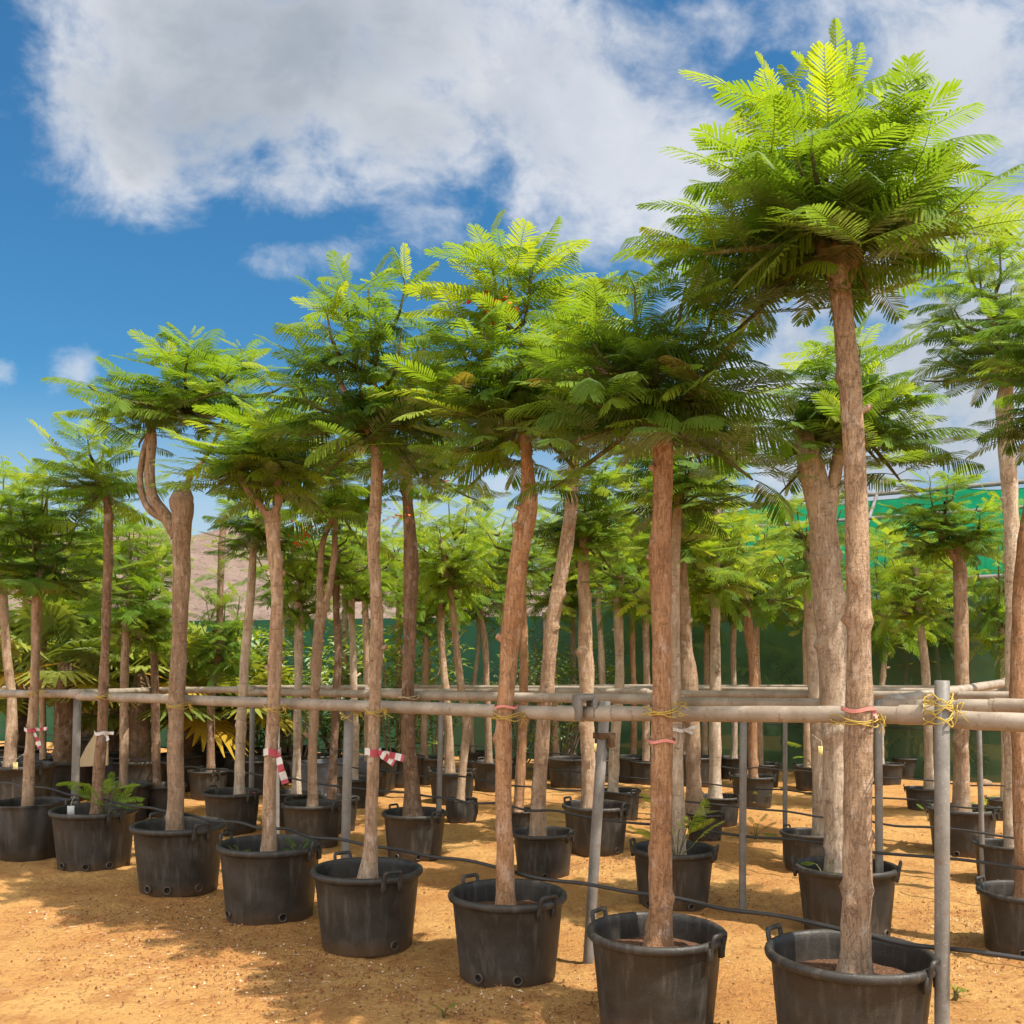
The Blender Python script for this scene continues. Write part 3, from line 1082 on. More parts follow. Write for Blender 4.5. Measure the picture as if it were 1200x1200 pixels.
def flower(tree, pos, mat, seed, n=26, r=0.09):
    rg = random.Random(seed)
    b = MB()
    for k in range(n):
        c = np.array(pos) + np.array((rg.gauss(0, r * 0.6), rg.gauss(0, r * 0.6), rg.gauss(0, r * 0.5)))
        a, p = rg.uniform(0, 6.3), rg.uniform(-0.6, 1.0)
        u = np.array((math.cos(a) * math.cos(p), math.sin(a) * math.cos(p), math.sin(p)))
        w = np.cross(u, (0.3, 0.2, 1.0))
        w /= np.linalg.norm(w)
        nn_ = np.cross(u, w)
        l, ww = 0.030, 0.014
        b.add([c, c + u * l * 0.5 + w * ww, c + u * l + nn_ * 0.008, c + u * l * 0.5 - w * ww], [(0, 1, 2, 3)])
    b.build('blossom', mat, tree, smooth=False)


def shoot_mesh(seed):
    rg = random.Random(seed)
    mb = MB()
    for k in range(9):
        e = np.array((0.10 + 0.03 * k, rg.uniform(-0.06, 0.06), 0.02 * k + rg.uniform(-0.03, 0.05)))
        if k == 0:
            line_tube(mb, [(0, 0, -0.02), (0.15, 0.0, 0.06), (0.34, 0.0, 0.18)], 0.006, 5, 0.05, mat=1)
        put_frond(mb, rg.choice(FR_LO), e, rg.uniform(-1.9, 1.9), R_(rg.uniform(-15, 30)), rg.uniform(-.3, .3), rg.uniform(0.45, 0.75), rg.uniform(0.35, 0.85))
    return mb.mesh('leafy_shoot', [M['leaf'], M['twig']], smooth=False)


SHOOTS = [shoot_mesh(700 + i) for i in range(3)]


def tree(key, potv, path, crown, label, potlabel, seed, bark='bark', hi=True, limbs=(), shoots=20, per=11, bright=0.0, wisps=3,
         fscale=1.0, bag=False, flowers=(), dep=0.0, knots=8, rot=None, skirt=True):
    """potv (centre x, rim y, width) and the other points are read off the photo; sizes follow from the distance"""
    loc, d, s = pot(*potv, potlabel, seed, rot=rot, bag=bag, holes=hi)
    base = np.array((loc[0], loc[1], loc[2] + 0.395 * s))
    t = thing('flame_tree', base, label, 'tree', 'potted flame trees in rows')
    path = list(path)
    L0 = px_path(path, d, base, dep=dep)
    first = L0[0]
    L0[0] = (first[0], first[1], -0.02, first[3])
    L0 = [p for i, p in enumerate(L0) if i == 0 or p[2] > 0.03]
    L0[0] = (L0[0][0] + 0.0, L0[0][1], -0.02, L0[0][3])
    if key not in ('A5', 'A6', 'B5', 'D2', 'B1'):
        cc = P3((crown[0] + crown[1]) / 2, crown[2] * 0.55 + crown[3] * 0.45, d) - base
        e = L0[-1]
        if cc[2] > e[2] + 0.05:
            L0.append(((e[0] + cc[0]) / 2 + 0.02, e[1] + 0.02, (e[2] + cc[2]) / 2, e[3] * 0.62))
            L0.append((cc[0], e[1], cc[2], e[3] * 0.32))
    ls = [L0]
    for lp in limbs:
        ls.append(px_path(lp, d, base, dep=dep))
    top = P3(path[-1][0], path[-1][1], d) - base if not limbs or key in ('A1', 'A2', 'A3', 'A4', 'D0') else np.mean([l[-1][:3] for l in ls[1:]], axis=0)
    if hi:
        link('trunk', trunk_mesh('trunk', seed, ls, M[bark], True, knots), t)
    else:
        link('trunk', trunk_mesh('trunk', seed, ls, M[bark], False, 5), t)
    x0, x1, y0, y1 = crown[:4]
    cen = P3((x0 + x1) / 2, (y0 + y1) / 2, d) - base
    Rr, Hh = (x1 - x0) / 2 * d / FPX, (y1 - y0) * d / FPX
    if not hi:
        Rr, Hh = Rr * 1.22, Hh * 1.1
    if hi:
        link('crown', crown_mesh('crown', seed * 7 + 1, top, cen, Rr, Hh, shoots, per, True, fscale, bright, wisps, skirt, taper=0.30 + 0.05 * (seed % 7)), t)
    else:
        o = link('crown', FAR_CROWNS[seed % len(FAR_CROWNS)], t)
        o.location = (cen[0], cen[1], cen[2] - 0.30 * Hh / 0.95)
        o.scale = (Rr / 0.72, Rr / 0.72, Hh / 0.95)
        o.rotation_euler = (0, 0, seed * 1.7)
    if not hi or key in ('C2', 'B2', 'C3', 'D0'):
        rs = random.Random(seed * 11)
        for k in range(rs.choice((1, 1, 2, 3)) if key != 'C2' else 2):
            q = L0[int(len(L0) * rs.uniform(0.5, 0.85))]
            if q[2] > 1.15:
                o = link('leafy_shoot', SHOOTS[(seed + k) % 3], t)
                o.location = q[:3]
                o.rotation_euler = (0, 0, rs.uniform(0, 6.3))
    for k, (fx, fy, fm) in enumerate(flowers):
        p = P3(fx, fy, d - min(0.35, Rr * 0.5)) - base
        flower(t, p, M[fm], seed * 3 + k)
    TREES[key] = (t, d, base)
    return t


# ------------------------------------------------------------------ front row
tree('A1', (996, 1110, 193), [(1003, 1126, 40), (1004, 1080, 38), (1005, 1000, 37), (1006, 850, 35), (1005, 730, 33), (1004, 600, 31), (999, 480, 28), (992, 400, 27), (985, 335, 27), (980, 280, 22)],
     (735, 1188, 92, 400), 'tallest flame tree with knotty trunk and wide crown standing alone against cloud', 'large black pot with mulch holding the tallest tree beside the grey post', 11,
     shoots=31, per=9, wisps=4, knots=16, limbs=[[(984, 345, 18), (1010, 290, 14), (1040, 220, 8)], [(982, 330, 18), (950, 270, 13), (900, 220, 8)]], bright=0.06, fscale=1.08)
tree('A2', (769, 1082, 163), [(771, 1088, 33), (774, 1050, 30), (775, 960, 29), (776, 830, 28), (775, 700, 27), (773, 655, 29), (776, 600, 26), (776, 530, 25), (772, 480, 20)],
     (565, 955, 305, 595), 'flame tree with dark wide drooping crown and bulge on reddish upper trunk', 'black pot holding the bulging reddish tree, in the front row', 12,
     'red_bark', shoots=30, per=8, wisps=3, bright=0.08, limbs=[[(772, 500, 14), (720, 450, 11), (690, 410, 7)], [(774, 500, 14), (830, 440, 11), (860, 400, 7)]])
tree('A3', (595, 1040, 140), [(592, 1047, 24), (591, 980, 23), (591, 880, 23), (594, 800, 24), (602, 710, 25), (611, 640, 25), (618, 600, 24), (618, 560, 18), (613, 490, 12)],
     (440, 745, 290, 600), 'right-leaning flame tree with a red flower and tall wispy shoots on its crown', 'black pot with two round drain holes, holding the leaning tree', 13,
     'red_bark', shoots=32, per=8, bright=0.16, wisps=6, flowers=[(580, 358, 'flower_red')])
tree('A4', (430, 1014, 130), [(430, 1020, 25), (434, 985, 19), (436, 900, 17), (441, 800, 16), (441, 700, 16), (438, 640, 16), (442, 555, 17), (440, 500, 13)],
     (288, 585, 310, 585), 'slim pale-trunked flame tree with tall dark layered crown, tape tied round trunk', 'black pot with a tapered trunk base and knotted hose at its rim', 14,
     shoots=29, per=8, knots=5, limbs=[[(441, 520, 10), (400, 450, 8), (385, 410, 5)], [(441, 520, 10), (480, 450, 8), (500, 400, 5)]])
tree('A5', (316, 985, 124), [(315, 992, 21), (316, 960, 19), (317, 900, 17), (321, 800, 17), (325, 700, 17), (319, 625, 19), (317, 600, 18)],
     (200, 422, 468, 625), 'flame tree whose trunk forks into a clean V under a low crown', 'black pot with small weeds sprouting on both sides of its trunk', 15,
     limbs=[[(316, 608, 12), (303, 590, 10), (287, 568, 8), (275, 540, 6)], [(318, 606, 13), (326, 590, 11), (326, 570, 10), (330, 530, 8)]], shoots=22, per=9, bright=0.14, knots=5)
tree('A6', (210, 962, 111), [(206, 968, 24), (206, 940, 22), (207, 850, 20), (209, 760, 21), (212, 680, 23), (212, 620, 25), (213, 600, 28), (212, 588, 31), (216, 579, 22), (218, 572, 10)],
     (56, 415, 394, 545), 'flame tree with split hollow trunk and elbow-bent limb carrying a broad flat crown', 'black pot below the elbow-bent tree, drain holes along its foot', 16,
     limbs=[[(207, 628, 19), (192, 603, 16), (178, 582, 14), (175, 555, 13), (178, 520, 13), (176, 490, 12), (182, 465, 9)], [(197, 612, 9), (174, 597, 9), (164, 572, 8), (166, 540, 8), (173, 510, 7), (179, 480, 5)], [(214, 590, 9), (222, 560, 7), (245, 530, 5), (262, 490, 4)]], shoots=28, per=8, bright=0.06, knots=8)
tree('A7', (110, 945, 98), [(113, 950, 16), (115, 920, 15), (118, 870, 14), (122, 800, 13), (125, 720, 12), (127, 650, 12), (127, 600, 10), (120, 570, 7)],
     (28, 185, 500, 625), 'thin flame tree with sparse see-through crown and dark mottled trunk', 'black pot with bright feathery sprouts and a white tag hanging inside', 17,
     'dark_bark', shoots=12, per=8, wisps=2, knots=6, skirt=False)
tree('A8', (34, 936, 92), [(32, 940, 15), (34, 900, 14), (37, 850, 13), (41, 770, 12), (43, 710, 12), (45, 680, 10)],
     (-62, 150, 540, 725), 'flame tree with dense dark bushy crown and a red and white bow', 'dusty wrinkled black planting bag at the left end of the front row', 18, bag=True, shoots=22, per=11, knots=5)

# ------------------------------------------------------------------ second row
tree('B0', (1200, 1035, 104), [(1199, 1045, 24), (1198, 950, 23), (1196, 850, 23), (1196, 740, 23), (1202, 640, 22), (1215, 560, 20), (1230, 500, 18)],
     (1150, 1370, 300, 560), 'reddish trunked flame tree cut off by the right edge of the picture', 'black pot with long handle at the right edge, in the second row', 21, 'red_bark', shoots=18, per=10)
tree('B1', (992, 1010, 117), [(985, 1012, 40), (982, 950, 37), (979, 850, 36), (974, 750, 38), (968, 660, 40), (962, 600, 38), (950, 545, 34), (940, 500, 22)],
     (868, 1115, 395, 605), 'thick flame tree with girdled peeling trunk directly behind the tallest tree', 'black pot directly behind the tallest tree, handles tipped outward', 22, 'pale_bark', shoots=20, per=10, bright=0.08, knots=14,
     limbs=[[(968, 640, 22), (975, 580, 19), (982, 540, 16), (990, 490, 10)]])
tree('B2', (789, 990, 98), [(796, 990, 19), (794, 930, 17), (793, 860, 16), (791, 790, 15), (790, 720, 14), (792, 640, 13), (795, 590, 11)],
     (735, 865, 480, 620), 'pale smooth flame tree trunk close behind the bulging reddish trunk', 'black pot with leafy sprouts behind the bulging reddish tree', 23, 'pale_bark', shoots=14, per=9, bright=0.12)
tree('B3', (637, 968, 75), [(629, 970, 20), (632, 920, 19), (637, 850, 19), (642, 790, 20), (647, 730, 20), (658, 670, 18), (668, 610, 17), (673, 545, 14), (674, 490, 11)],
     (590, 775, 330, 560), 'grey flame tree leaning right with a knobbly kink halfway up its trunk', 'dusty black pot half hidden behind the leaning tree', 24, shoots=20, per=9, bright=0.24, knots=12)
tree('B4', (486, 947, 77), [(484, 950, 24), (482, 910, 20), (479, 860, 19), (478, 800, 17), (480, 730, 17), (482, 660, 19), (480, 620, 16), (478, 570, 13), (480, 540, 10)],
     (415, 595, 430, 610), 'dark split-barked flame tree with orange flowers beneath its crown', 'black pot holding the dark split-barked tree with a flared base', 25, 'dark_bark', shoots=16, per=10, bright=0.06,
     flowers=[(520, 568, 'flower_orange'), (484, 562, 'flower_orange'), (465, 605, 'flower_orange')], knots=12)
tree('B5', (366, 938, 72), [(366, 942, 15), (366, 900, 13), (367, 850, 13), (370, 790, 13), (374, 740, 14), (379, 705, 15)],
     (325, 455, 520, 655), 'flame tree with two slender stems parting low, red flowers among its leaves', 'black pot beside the leaning grey post, between tape-tied trunks', 26,
     limbs=[[(377, 715, 10), (375, 680, 9), (377, 640, 8), (388, 610, 7), (398, 590, 5)], [(381, 710, 10), (386, 690, 9), (391, 650, 8), (393, 610, 7), (394, 580, 5)]],
     shoots=14, per=9, flowers=[(360, 588, 'flower_red'), (352, 632, 'flower_red'), (360, 618, 'flower_red')], bright=0.06, knots=5)
tree('B6', (272, 926, 68), [(280, 928, 15), (281, 890, 14), (283, 850, 13), (286, 800, 12), (289, 750, 12), (293, 700, 11), (297, 650, 10), (299, 620, 8)],
     (245, 365, 560, 690), 'flame tree with pale patchy bark between elbow-bent and V-forked trees', 'black pot with a red ribbon on its handle', 27, 'pale_bark', shoots=14, per=9, knots=10)
tree('B7', (146, 915, 62), [(145, 918, 12), (145, 870, 11), (146, 800, 11), (147, 750, 11), (148, 720, 9)],
     (85, 215, 600, 770), 'low bushy flame tree with straight brown trunk behind the thin sparse tree', 'black pot close behind the feathery sprouts', 28, shoots=13, per=9)
tree('B8', (20, 893, 84), [(10, 893, 16), (14, 860, 14), (14, 820, 12), (8, 770, 12), (4, 710, 12), (0, 660, 10)],
     (-75, 50, 540, 720), 'yellow-topped flame tree half cut off by the left edge', 'black pot with a yellow tag at the left edge', 29, shoots=15, per=9, bright=0.18)

# ------------------------------------------------------------------ third row and farther
far = dict(hi=False)
tree('C0', (1175, 985, 66), [(1186, 986, 20), (1186, 900, 19), (1186, 800, 19), (1187, 700, 18), (1185, 600, 19), (1180, 520, 21), (1177, 470, 22), (1180, 440, 16)],
     (1055, 1262, 278, 475), 'tall pale smooth flame tree with knobs, crown high against cloud at right', 'black pot half hidden behind the right edge pot, in the third row', 31, 'pale_bark', shoots=20, per=10, bright=0.10, knots=10)
tree('C1', (948, 971, 66), [(963, 976, 23), (961, 920, 21), (958, 860, 20), (954, 800, 18), (950, 720, 17), (948, 650, 15)],
     (885, 1010, 560, 700), 'sunlit pale trunked flame tree left of the girdled trunk, yellow tag on it', 'black pot left of the tallest trunk, half behind the girdled tree pot', 32, 'pale_bark', **far)
tree('C2', (826, 951, 46), [(814, 954, 23), (812, 900, 21), (811, 850, 20), (808, 805, 24), (804, 760, 18), (800, 700, 17), (797, 640, 14)],
     (730, 870, 540, 690), 'flame tree with big knot and bent trunk right of the bulging reddish trunk', 'black pot with sunlit right side behind the leafy sprouts', 33, knots=12, shoots=14, per=9, bright=0.2)
tree('C3', (698, 941, 80), [(690, 944, 23), (690, 900, 20), (688, 850, 19), (687, 780, 19), (686, 720, 18), (684, 670, 16), (686, 620, 13)],
     (635, 760, 530, 700), 'upright brown flame tree with a yellow tag beside the leaning prop', 'black pot with raised handles at the foot of the leaning prop', 34, shoots=16, per=10, bright=0.12, knots=8)
tree('C4', (541, 934, 40), [(539, 938, 12), (543, 890, 11), (547, 850, 11), (541, 810, 10), (535, 760, 10), (530, 710, 9), (522, 660, 9), (516, 630, 7)],
     (475, 590, 570, 710), 'slender S-curved flame tree rising from a black bag', 'soft black planting bag right of the dark split-barked tree', 35, bag=True, **far)
tree('C5', (610, 948, 40), [(607, 948, 14), (610, 900, 13), (613, 840, 12), (614, 770, 12), (612, 700, 11), (610, 650, 9)],
     (555, 665, 580, 690), 'yellowish trunked flame tree hidden behind the leaning front tree', 'black pot peeping out behind the leaning front trunk', 36, 'red_bark', **far)
tree('C6', (391, 930, 60), [(388, 932, 12), (391, 880, 11), (394, 820, 11), (396, 770, 10), (394, 710, 9), (395, 650, 8)],
     (340, 450, 590, 700), 'flame tree with a dead stub low on its trunk behind the two-stemmed tree', 'black pot tucked behind the pot of the two-stemmed tree', 37, 'dark_bark', **far)
tree('C7', (348, 926, 55), [(347, 926, 12), (348, 880, 11), (349, 820, 11), (350, 770, 11), (350, 720, 12), (348, 690, 10)],
     (315, 395, 605, 740), 'flame tree with a flaky trunk and sprouts low down behind the V-forked tree', 'black pot right of the V-forked trunk', 38, 'pale_bark', **far)
tree('C8', (244, 901, 48), [(247, 903, 12), (247, 860, 11), (248, 815, 11), (251, 790, 10), (257, 765, 10), (258, 700, 9), (260, 640, 10), (262, 610, 9)],
     (222, 302, 668, 795), 'dark tiered flame tree like a small pagoda with a bent lower trunk', 'small black pot below the dark tiered tree', 39, 'dark_bark', **far)
tree('C9', (192, 916, 54), [(184, 916, 11), (183, 870, 11), (182, 820, 11), (181, 780, 10), (180, 745, 9)],
     (130, 215, 640, 770), 'dark leafy flame tree left of the elbow-bent trunk', 'small black pot just left of the elbow-bent trunk', 40, 'dark_bark', **far)
tree('C10', (78, 903, 44), [(87, 904, 10), (87, 860, 10), (88, 820, 10), (90, 770, 9), (92, 730, 8)],
     (40, 140, 650, 760), 'flame tree behind the leftmost grey post with low spreading leaves', 'small pot close beside the leftmost grey post', 41, **far)
tree('C11', (50, 898, 50), [(51, 898, 9), (50, 850, 9), (50, 800, 9), (52, 740, 8)],
     (10, 105, 600, 740), 'thin flame tree close behind the bow-tied trunk', 'black pot close behind the bow-tied trunk', 42, **far)
tree('D0', (1128, 942, 80), [(1127, 946, 21), (1127, 900, 20), (1127, 850, 19), (1127, 790, 18), (1126, 730, 18), (1125, 670, 17), (1123, 640, 14)],
     (1030, 1180, 550, 668), 'flame tree with umbrella-shaped crown in front of the bright green roof net', 'wide black pot behind the tall grey post', 51, shoots=18, per=10, fscale=0.85, bright=0.08, knots=8,
     limbs=[[(1124, 662, 10), (1135, 645, 8), (1142, 625, 6)], [(1123, 660, 10), (1112, 645, 8), (1100, 628, 6)]])
tree('D1', (1081, 920, 40), [(1089, 922, 13), (1088, 880, 12), (1087, 830, 12), (1083, 770, 11), (1077, 720, 9), (1075, 680, 8), (1074, 660, 7)],
     (1015, 1125, 610, 745), 'curved whitish flame tree trunk left of the tall grey post', 'black pot with upright handle left of the tall grey post', 52, 'pale_bark', **far)
tree('D2', (843, 930, 50), [(838, 932, 19), (838, 890, 17), (838, 840, 16), (838, 770, 14), (838, 700, 13), (839, 640, 12), (840, 594, 11)],
     (770, 905, 545, 720), 'flame tree with sawn-off pale top poking through yellow-green leaves', 'black pot of the sawn-off tree, left of the slim front post', 53, 'pale_bark', **far)
tree('D3', (882, 906, 52), [(883, 908, 13), (882, 870, 12), (883, 820, 12), (882, 770, 13), (877, 740, 14), (876, 700, 9), (878, 660, 8)],
     (805, 960, 575, 735), 'bright yellow-green flame tree with bulging waist before the dark net', 'black pot crossed by the slim front post', 54, 'red_bark', **far)
tree('D4', (727, 922, 50), [(718, 923, 14), (720, 880, 14), (723, 840, 14), (726, 790, 13), (725, 740, 13), (724, 700, 11)],
     (680, 780, 600, 730), 'flame tree with weathered fissured bark right of the leaning prop', 'black pot in shade right of the leaning prop', 55, 'pale_bark', **far)
tree('D5', (530, 900, 56), [(527, 902, 13), (526, 860, 12), (522, 810, 11), (518, 760, 10), (516, 700, 9)],
     (470, 565, 600, 730), 'flame tree with curved brown trunk behind the S-curved tree', 'black pot in dappled light behind the soft planting bag', 56, **far)
tree('D6', (577, 890, 50), [(573, 890, 10), (572, 850, 10), (570, 800, 9), (568, 750, 8), (560, 700, 7)],
     (520, 625, 610, 725), 'slim flame tree in front of the teal gap in the net', 'black pot left of the leaning front trunk, far back', 57, **far)
tree('D7', (498, 886, 46), [(497, 886, 11), (497, 850, 10), (498, 800, 9), (500, 750, 8)],
     (455, 540, 640, 750), 'small flame tree right of the dark split trunk, leaves near the rail', 'black pot right of the dark split trunk, far back', 58, **far)
tree('D8', (420, 910, 50), [(416, 912, 9), (417, 870, 9), (415, 820, 9), (414, 770, 9), (412, 720, 9), (413, 690, 8)],
     (370, 470, 610, 720), 'flame tree with pale mottled trunk left of the slim tape-tied front trunk', 'black pot behind the lone grey post', 59, 'pale_bark', **far)
tree('D9', (437, 900, 44), [(431, 900, 10), (431, 860, 10), (430, 800, 9), (429, 740, 9), (426, 690, 9), (420, 660, 7)],
     (395, 480, 600, 700), 'flame tree hidden behind the slim tape-tied front trunk', 'black pot hidden behind the slim tape-tied front trunk', 60, **far)
tree('D10', (757, 890, 40), [(757, 892, 11), (757, 850, 10), (758, 800, 9), (757, 750, 9), (757, 710, 8)],
     (715, 815, 590, 740), 'flame tree left of the bulging reddish trunk, before the dark net', 'black pot left of the bulging reddish trunk, far back', 61, **far)
tree('D11', (1040, 893, 36), [(1032, 894, 9), (1032, 850, 8), (1034, 800, 8), (1038, 760, 7), (1042, 720, 6)],
     (990, 1085, 590, 770), 'leaning thin flame tree right of the tallest trunk', 'black pot far back, right of the tallest trunk', 62, 'pale_bark', **far)
tree('D12', (1174, 934, 36), [(1178, 935, 11), (1178, 880, 10), (1177, 820, 9), (1175, 760, 8), (1172, 700, 8), (1168, 680, 7)],
     (1120, 1225, 590, 780), 'pale flame tree between the umbrella-crowned tree and the right edge', 'black pot between the umbrella-crowned tree and the right edge', 63, 'pale_bark', **far)
tree('D13', (706, 888, 38), [(707, 890, 10), (706, 850, 9), (706, 800, 9), (704, 750, 8), (701, 700, 7)],
     (660, 755, 590, 700), 'thin whitish flame tree trunk right of the yellow-tagged tree', 'black pot in the gap right of the leaning prop, far back', 64, 'pale_bark', **far)
tree('D14', (828, 884, 38), [(826, 884, 8), (826, 850, 8), (828, 800, 7), (828, 740, 7)],
     (785, 880, 620, 740), 'thin flame tree just left of the sawn-off tree', 'black pot far back, left of the sawn-off tree', 65, **far)
tree('D15', (555, 879, 38), [(554, 880, 7), (553, 840, 6), (556, 800, 6), (561, 750, 5)],
     (505, 600, 640, 740), 'whitish stick-thin flame tree before the teal net', 'small dark pot at the foot of the teal net', 66, 'pale_bark', **far)
tree('D16', (895, 892, 40), [(891, 893, 9), (890, 850, 9), (888, 800, 8), (887, 740, 8)],
     (845, 950, 610, 730), 'flame tree right behind the bulging-waist tree', 'black pot with a light rim behind the bulging-waist tree', 67, **far)
tree('D17', (950, 896, 40), [(947, 897, 11), (946, 850, 10), (945, 800, 9), (944, 740, 8)],
     (905, 1000, 610, 730), 'flame tree behind the girdled trunk, before the dark net', 'black pot with a drooping sprout left of the girdled trunk', 68, **far)
tree('D18', (1098, 888, 34), [(1104, 890, 8), (1102, 850, 7), (1100, 800, 7), (1096, 750, 6), (1094, 710, 6)],
     (1050, 1145, 620, 765), 'thin white flame tree stem close to the tall grey post', 'black pot behind the tall grey post, far back', 69, 'pale_bark', **far)
tree('D19', (653, 885, 38), [(652, 886, 9), (651, 850, 9), (650, 800, 8), (648, 740, 8)],
     (600, 700, 590, 730), 'far flame tree just right of the kinked grey trunk', 'black pot on the bright sand right of the kinked trunk', 70, **far)

for key, x, ry, w_, x0, x1, y0, y1, sd, who in (
        ('E0', 468, 884, 36, 425, 545, 590, 715, 71, 'left of the dark split trunk, its leaves under the orange flowers'),
        ('E1', 590, 886, 36, 530, 640, 570, 690, 72, 'left of the right-leaning front trunk, under the white gap of sky'),
        ('E2', 672, 882, 34, 625, 735, 575, 690, 73, 'between the kinked grey trunk and the yellow-tagged tree'),
        ('E3', 742, 884, 36, 690, 805, 560, 690, 74, 'before the dark net, just left of the bulging trunk'),
        ('E4', 800, 882, 34, 755, 850, 570, 700, 75, 'before the dark net, just right of the bulging trunk'),
        ('E5', 860, 886, 36, 800, 925, 600, 730, 76, 'between the sawn-off tree and the bulging-waist tree'),
        ('E6', 1062, 886, 34, 1010, 1115, 625, 760, 77, 'between the tallest trunk and the umbrella-crowned tree'),
        ('E7', 1140, 884, 34, 1090, 1195, 615, 750, 78, 'just right of the umbrella-crowned trunk, before the net'),
        ('E9', 112, 888, 36, 55, 165, 555, 690, 81, 'far behind the thin sparse tree, above the palms'),
        ('E10', 170, 886, 36, 120, 225, 590, 700, 82, 'far left of the elbow-bent trunk, above the palms'),
        ('E11', 30, 888, 36, -20, 80, 560, 690, 83, 'far behind the bow-tied tree at the left'),
        ('E12', 405, 884, 36, 350, 460, 580, 700, 84, 'far behind the two-stemmed tree, before the fence'),
        ('E8', 332, 886, 36, 285, 385, 610, 720, 79, 'far behind the V-forked trunk, before the hill')):
    tree(key, (x, ry, w_), [(x, ry + 1, 9), (x + 1, ry - 50, 8), (x - 1, y1 + 30, 8), (x + 2, y1 - 40, 7)], (x0, x1, y0, y1),
         'yellow-green flame tree ' + who, 'far black pot ' + who.split(', ')[0], sd, ('bark', 'pale_bark', 'red_bark')[sd % 3], **far)

# ------------------------------------------------------------------ rails and posts
RG = 'horizontal support pipes tied to the trees'


def rail(p, q, r, label, sag=0.0, mat='rail', seed=0):
    p, q = np.array(p, float), np.array(q, float)
    c = (p + q) / 2
    b = MB()
    n = 24
    rows = []
    for i in range(n + 1):
        t = i / n
        a = p + (q - p) * t - c
        a[2] -= sag * math.sin(t * PI)
        a[2] += 0.004 * mnoise.noise(Vector((t * 6, seed, 0)))
        rows.append(tuple(a) + (r * 0.83,))
    tube(b, rows, 14)
    o = b.build('support_pipe', M[mat], None, loc=c)
    for end in ((p, q) if seed % 2 else (q,)):
        u = (c - end) / np.linalg.norm(c - end)
        b = MB()
        line_tube(b, [tuple(end - c + u * 0.03), tuple(end - c + u * 0.20)], r * 0.83 + 0.005, 14, 0.05)
        b.build('coupling', M[mat], o)
    return tag(o, label, 'pipe', RG)


def rpx(px, py, c):
    p = row_pt(px, c)
    p[2] = H_EYE + (HOR - py) / FPX * p[1]
    return p


cA, cB, cC, cD, cE = 4.415, 6.47, 8.15, 9.9, 11.6
rail(rpx(-120, 813, cA), rpx(96, 813, cA), 0.045, 'front rail pipe at the left edge, ending at the leftmost post', seed=1)
rail(rpx(92, 815.5, cA), rpx(690, 837, cA), 0.046, 'long front rail pipe behind the taped and V-forked trunks', 0.0, seed=2)
rail(rpx(684, 836, cA), rpx(1112, 838, cA), 0.047, 'front rail pipe from the bracket to the tall grey post', seed=3)
rail(rpx(1096, 842, cA), rpx(1330, 853, cA), 0.046, 'front rail pipe running off the right edge past the tall post', seed=4)
rail(rpx(-120, 812, cB), rpx(300, 808, cB), 0.045, 'second-row rail pipe behind the elbow-bent tree', seed=5)
rail(rpx(290, 811, cB), rpx(478, 814, cB), 0.045, 'second-row rail pipe ending at the dark split trunk', seed=6)
rail(rpx(472, 815, cB), rpx(800, 820, cB), 0.047, 'second-row rail pipe behind the leaning front tree', seed=7)
rail(rpx(792, 823, cB), rpx(1165, 828, cB), 0.047, 'second-row sunlit rail pipe between bulging and right-edge trunks', seed=8)
rail(rpx(1160, 826, cB), rpx(1330, 832, cB), 0.045, 'second-row rail pipe stub at the right edge', seed=9)
rail(rpx(-60, 806, cC), rpx(430, 806, cC), 0.04, 'third-row rail pipe in front of the palms', seed=10)
rail(rpx(425, 810, cC), rpx(760, 811, cC), 0.04, 'third-row rail pipe in front of the teal net', seed=11)
rail(rpx(755, 813, cC), rpx(1240, 816, cC), 0.042, 'third-row rail pipe in front of the dark net at right', seed=12)
rail(rpx(480, 805, cD), rpx(1240, 811, cD), 0.035, 'thin fourth-row rail pipe in front of the shade house', seed=13)
rail(rpx(640, 804, cE), rpx(1200, 806, cE), 0.03, 'thinnest rail pipe, nearest the dark net', seed=14)
pa, pb = rpx(1040, 822, cB + 0.10), rpx(1180, 800, cD)
rail(pa, pb, 0.045, 'cross pipe sloping away from the sunlit rail behind the tall post', seed=15)
pa, pb = rpx(96, 812, cA), rpx(185, 809, cB)
rail(pa, pb, 0.04, 'cross pipe joining the leftmost post to the second-row rail', seed=16)


def post(px, yt, yb, w, c, label, leanx=0.0, cap=False):
    base = row_pt(px, c)
    d = base[1]
    g = hgt(base[0], d)
    zt = H_EYE + (HOR - yt) / FPX * d
    r = w * d / FPX / 2
    b = MB()
    lx = leanx * d / FPX
    tube(b, [(0, 0, -0.12, r), (lx * 0.33, 0, (zt - g) * 0.33, r), (lx * 0.66, 0, (zt - g) * 0.66, r), (lx, 0, zt - g, r), (lx, 0, zt - g + 0.002, r * 0.86)], 16)
    o = b.build('support_post', M['post'], None, loc=(base[0], d, g))
    return tag(o, label, 'post', 'upright posts carrying the rails')


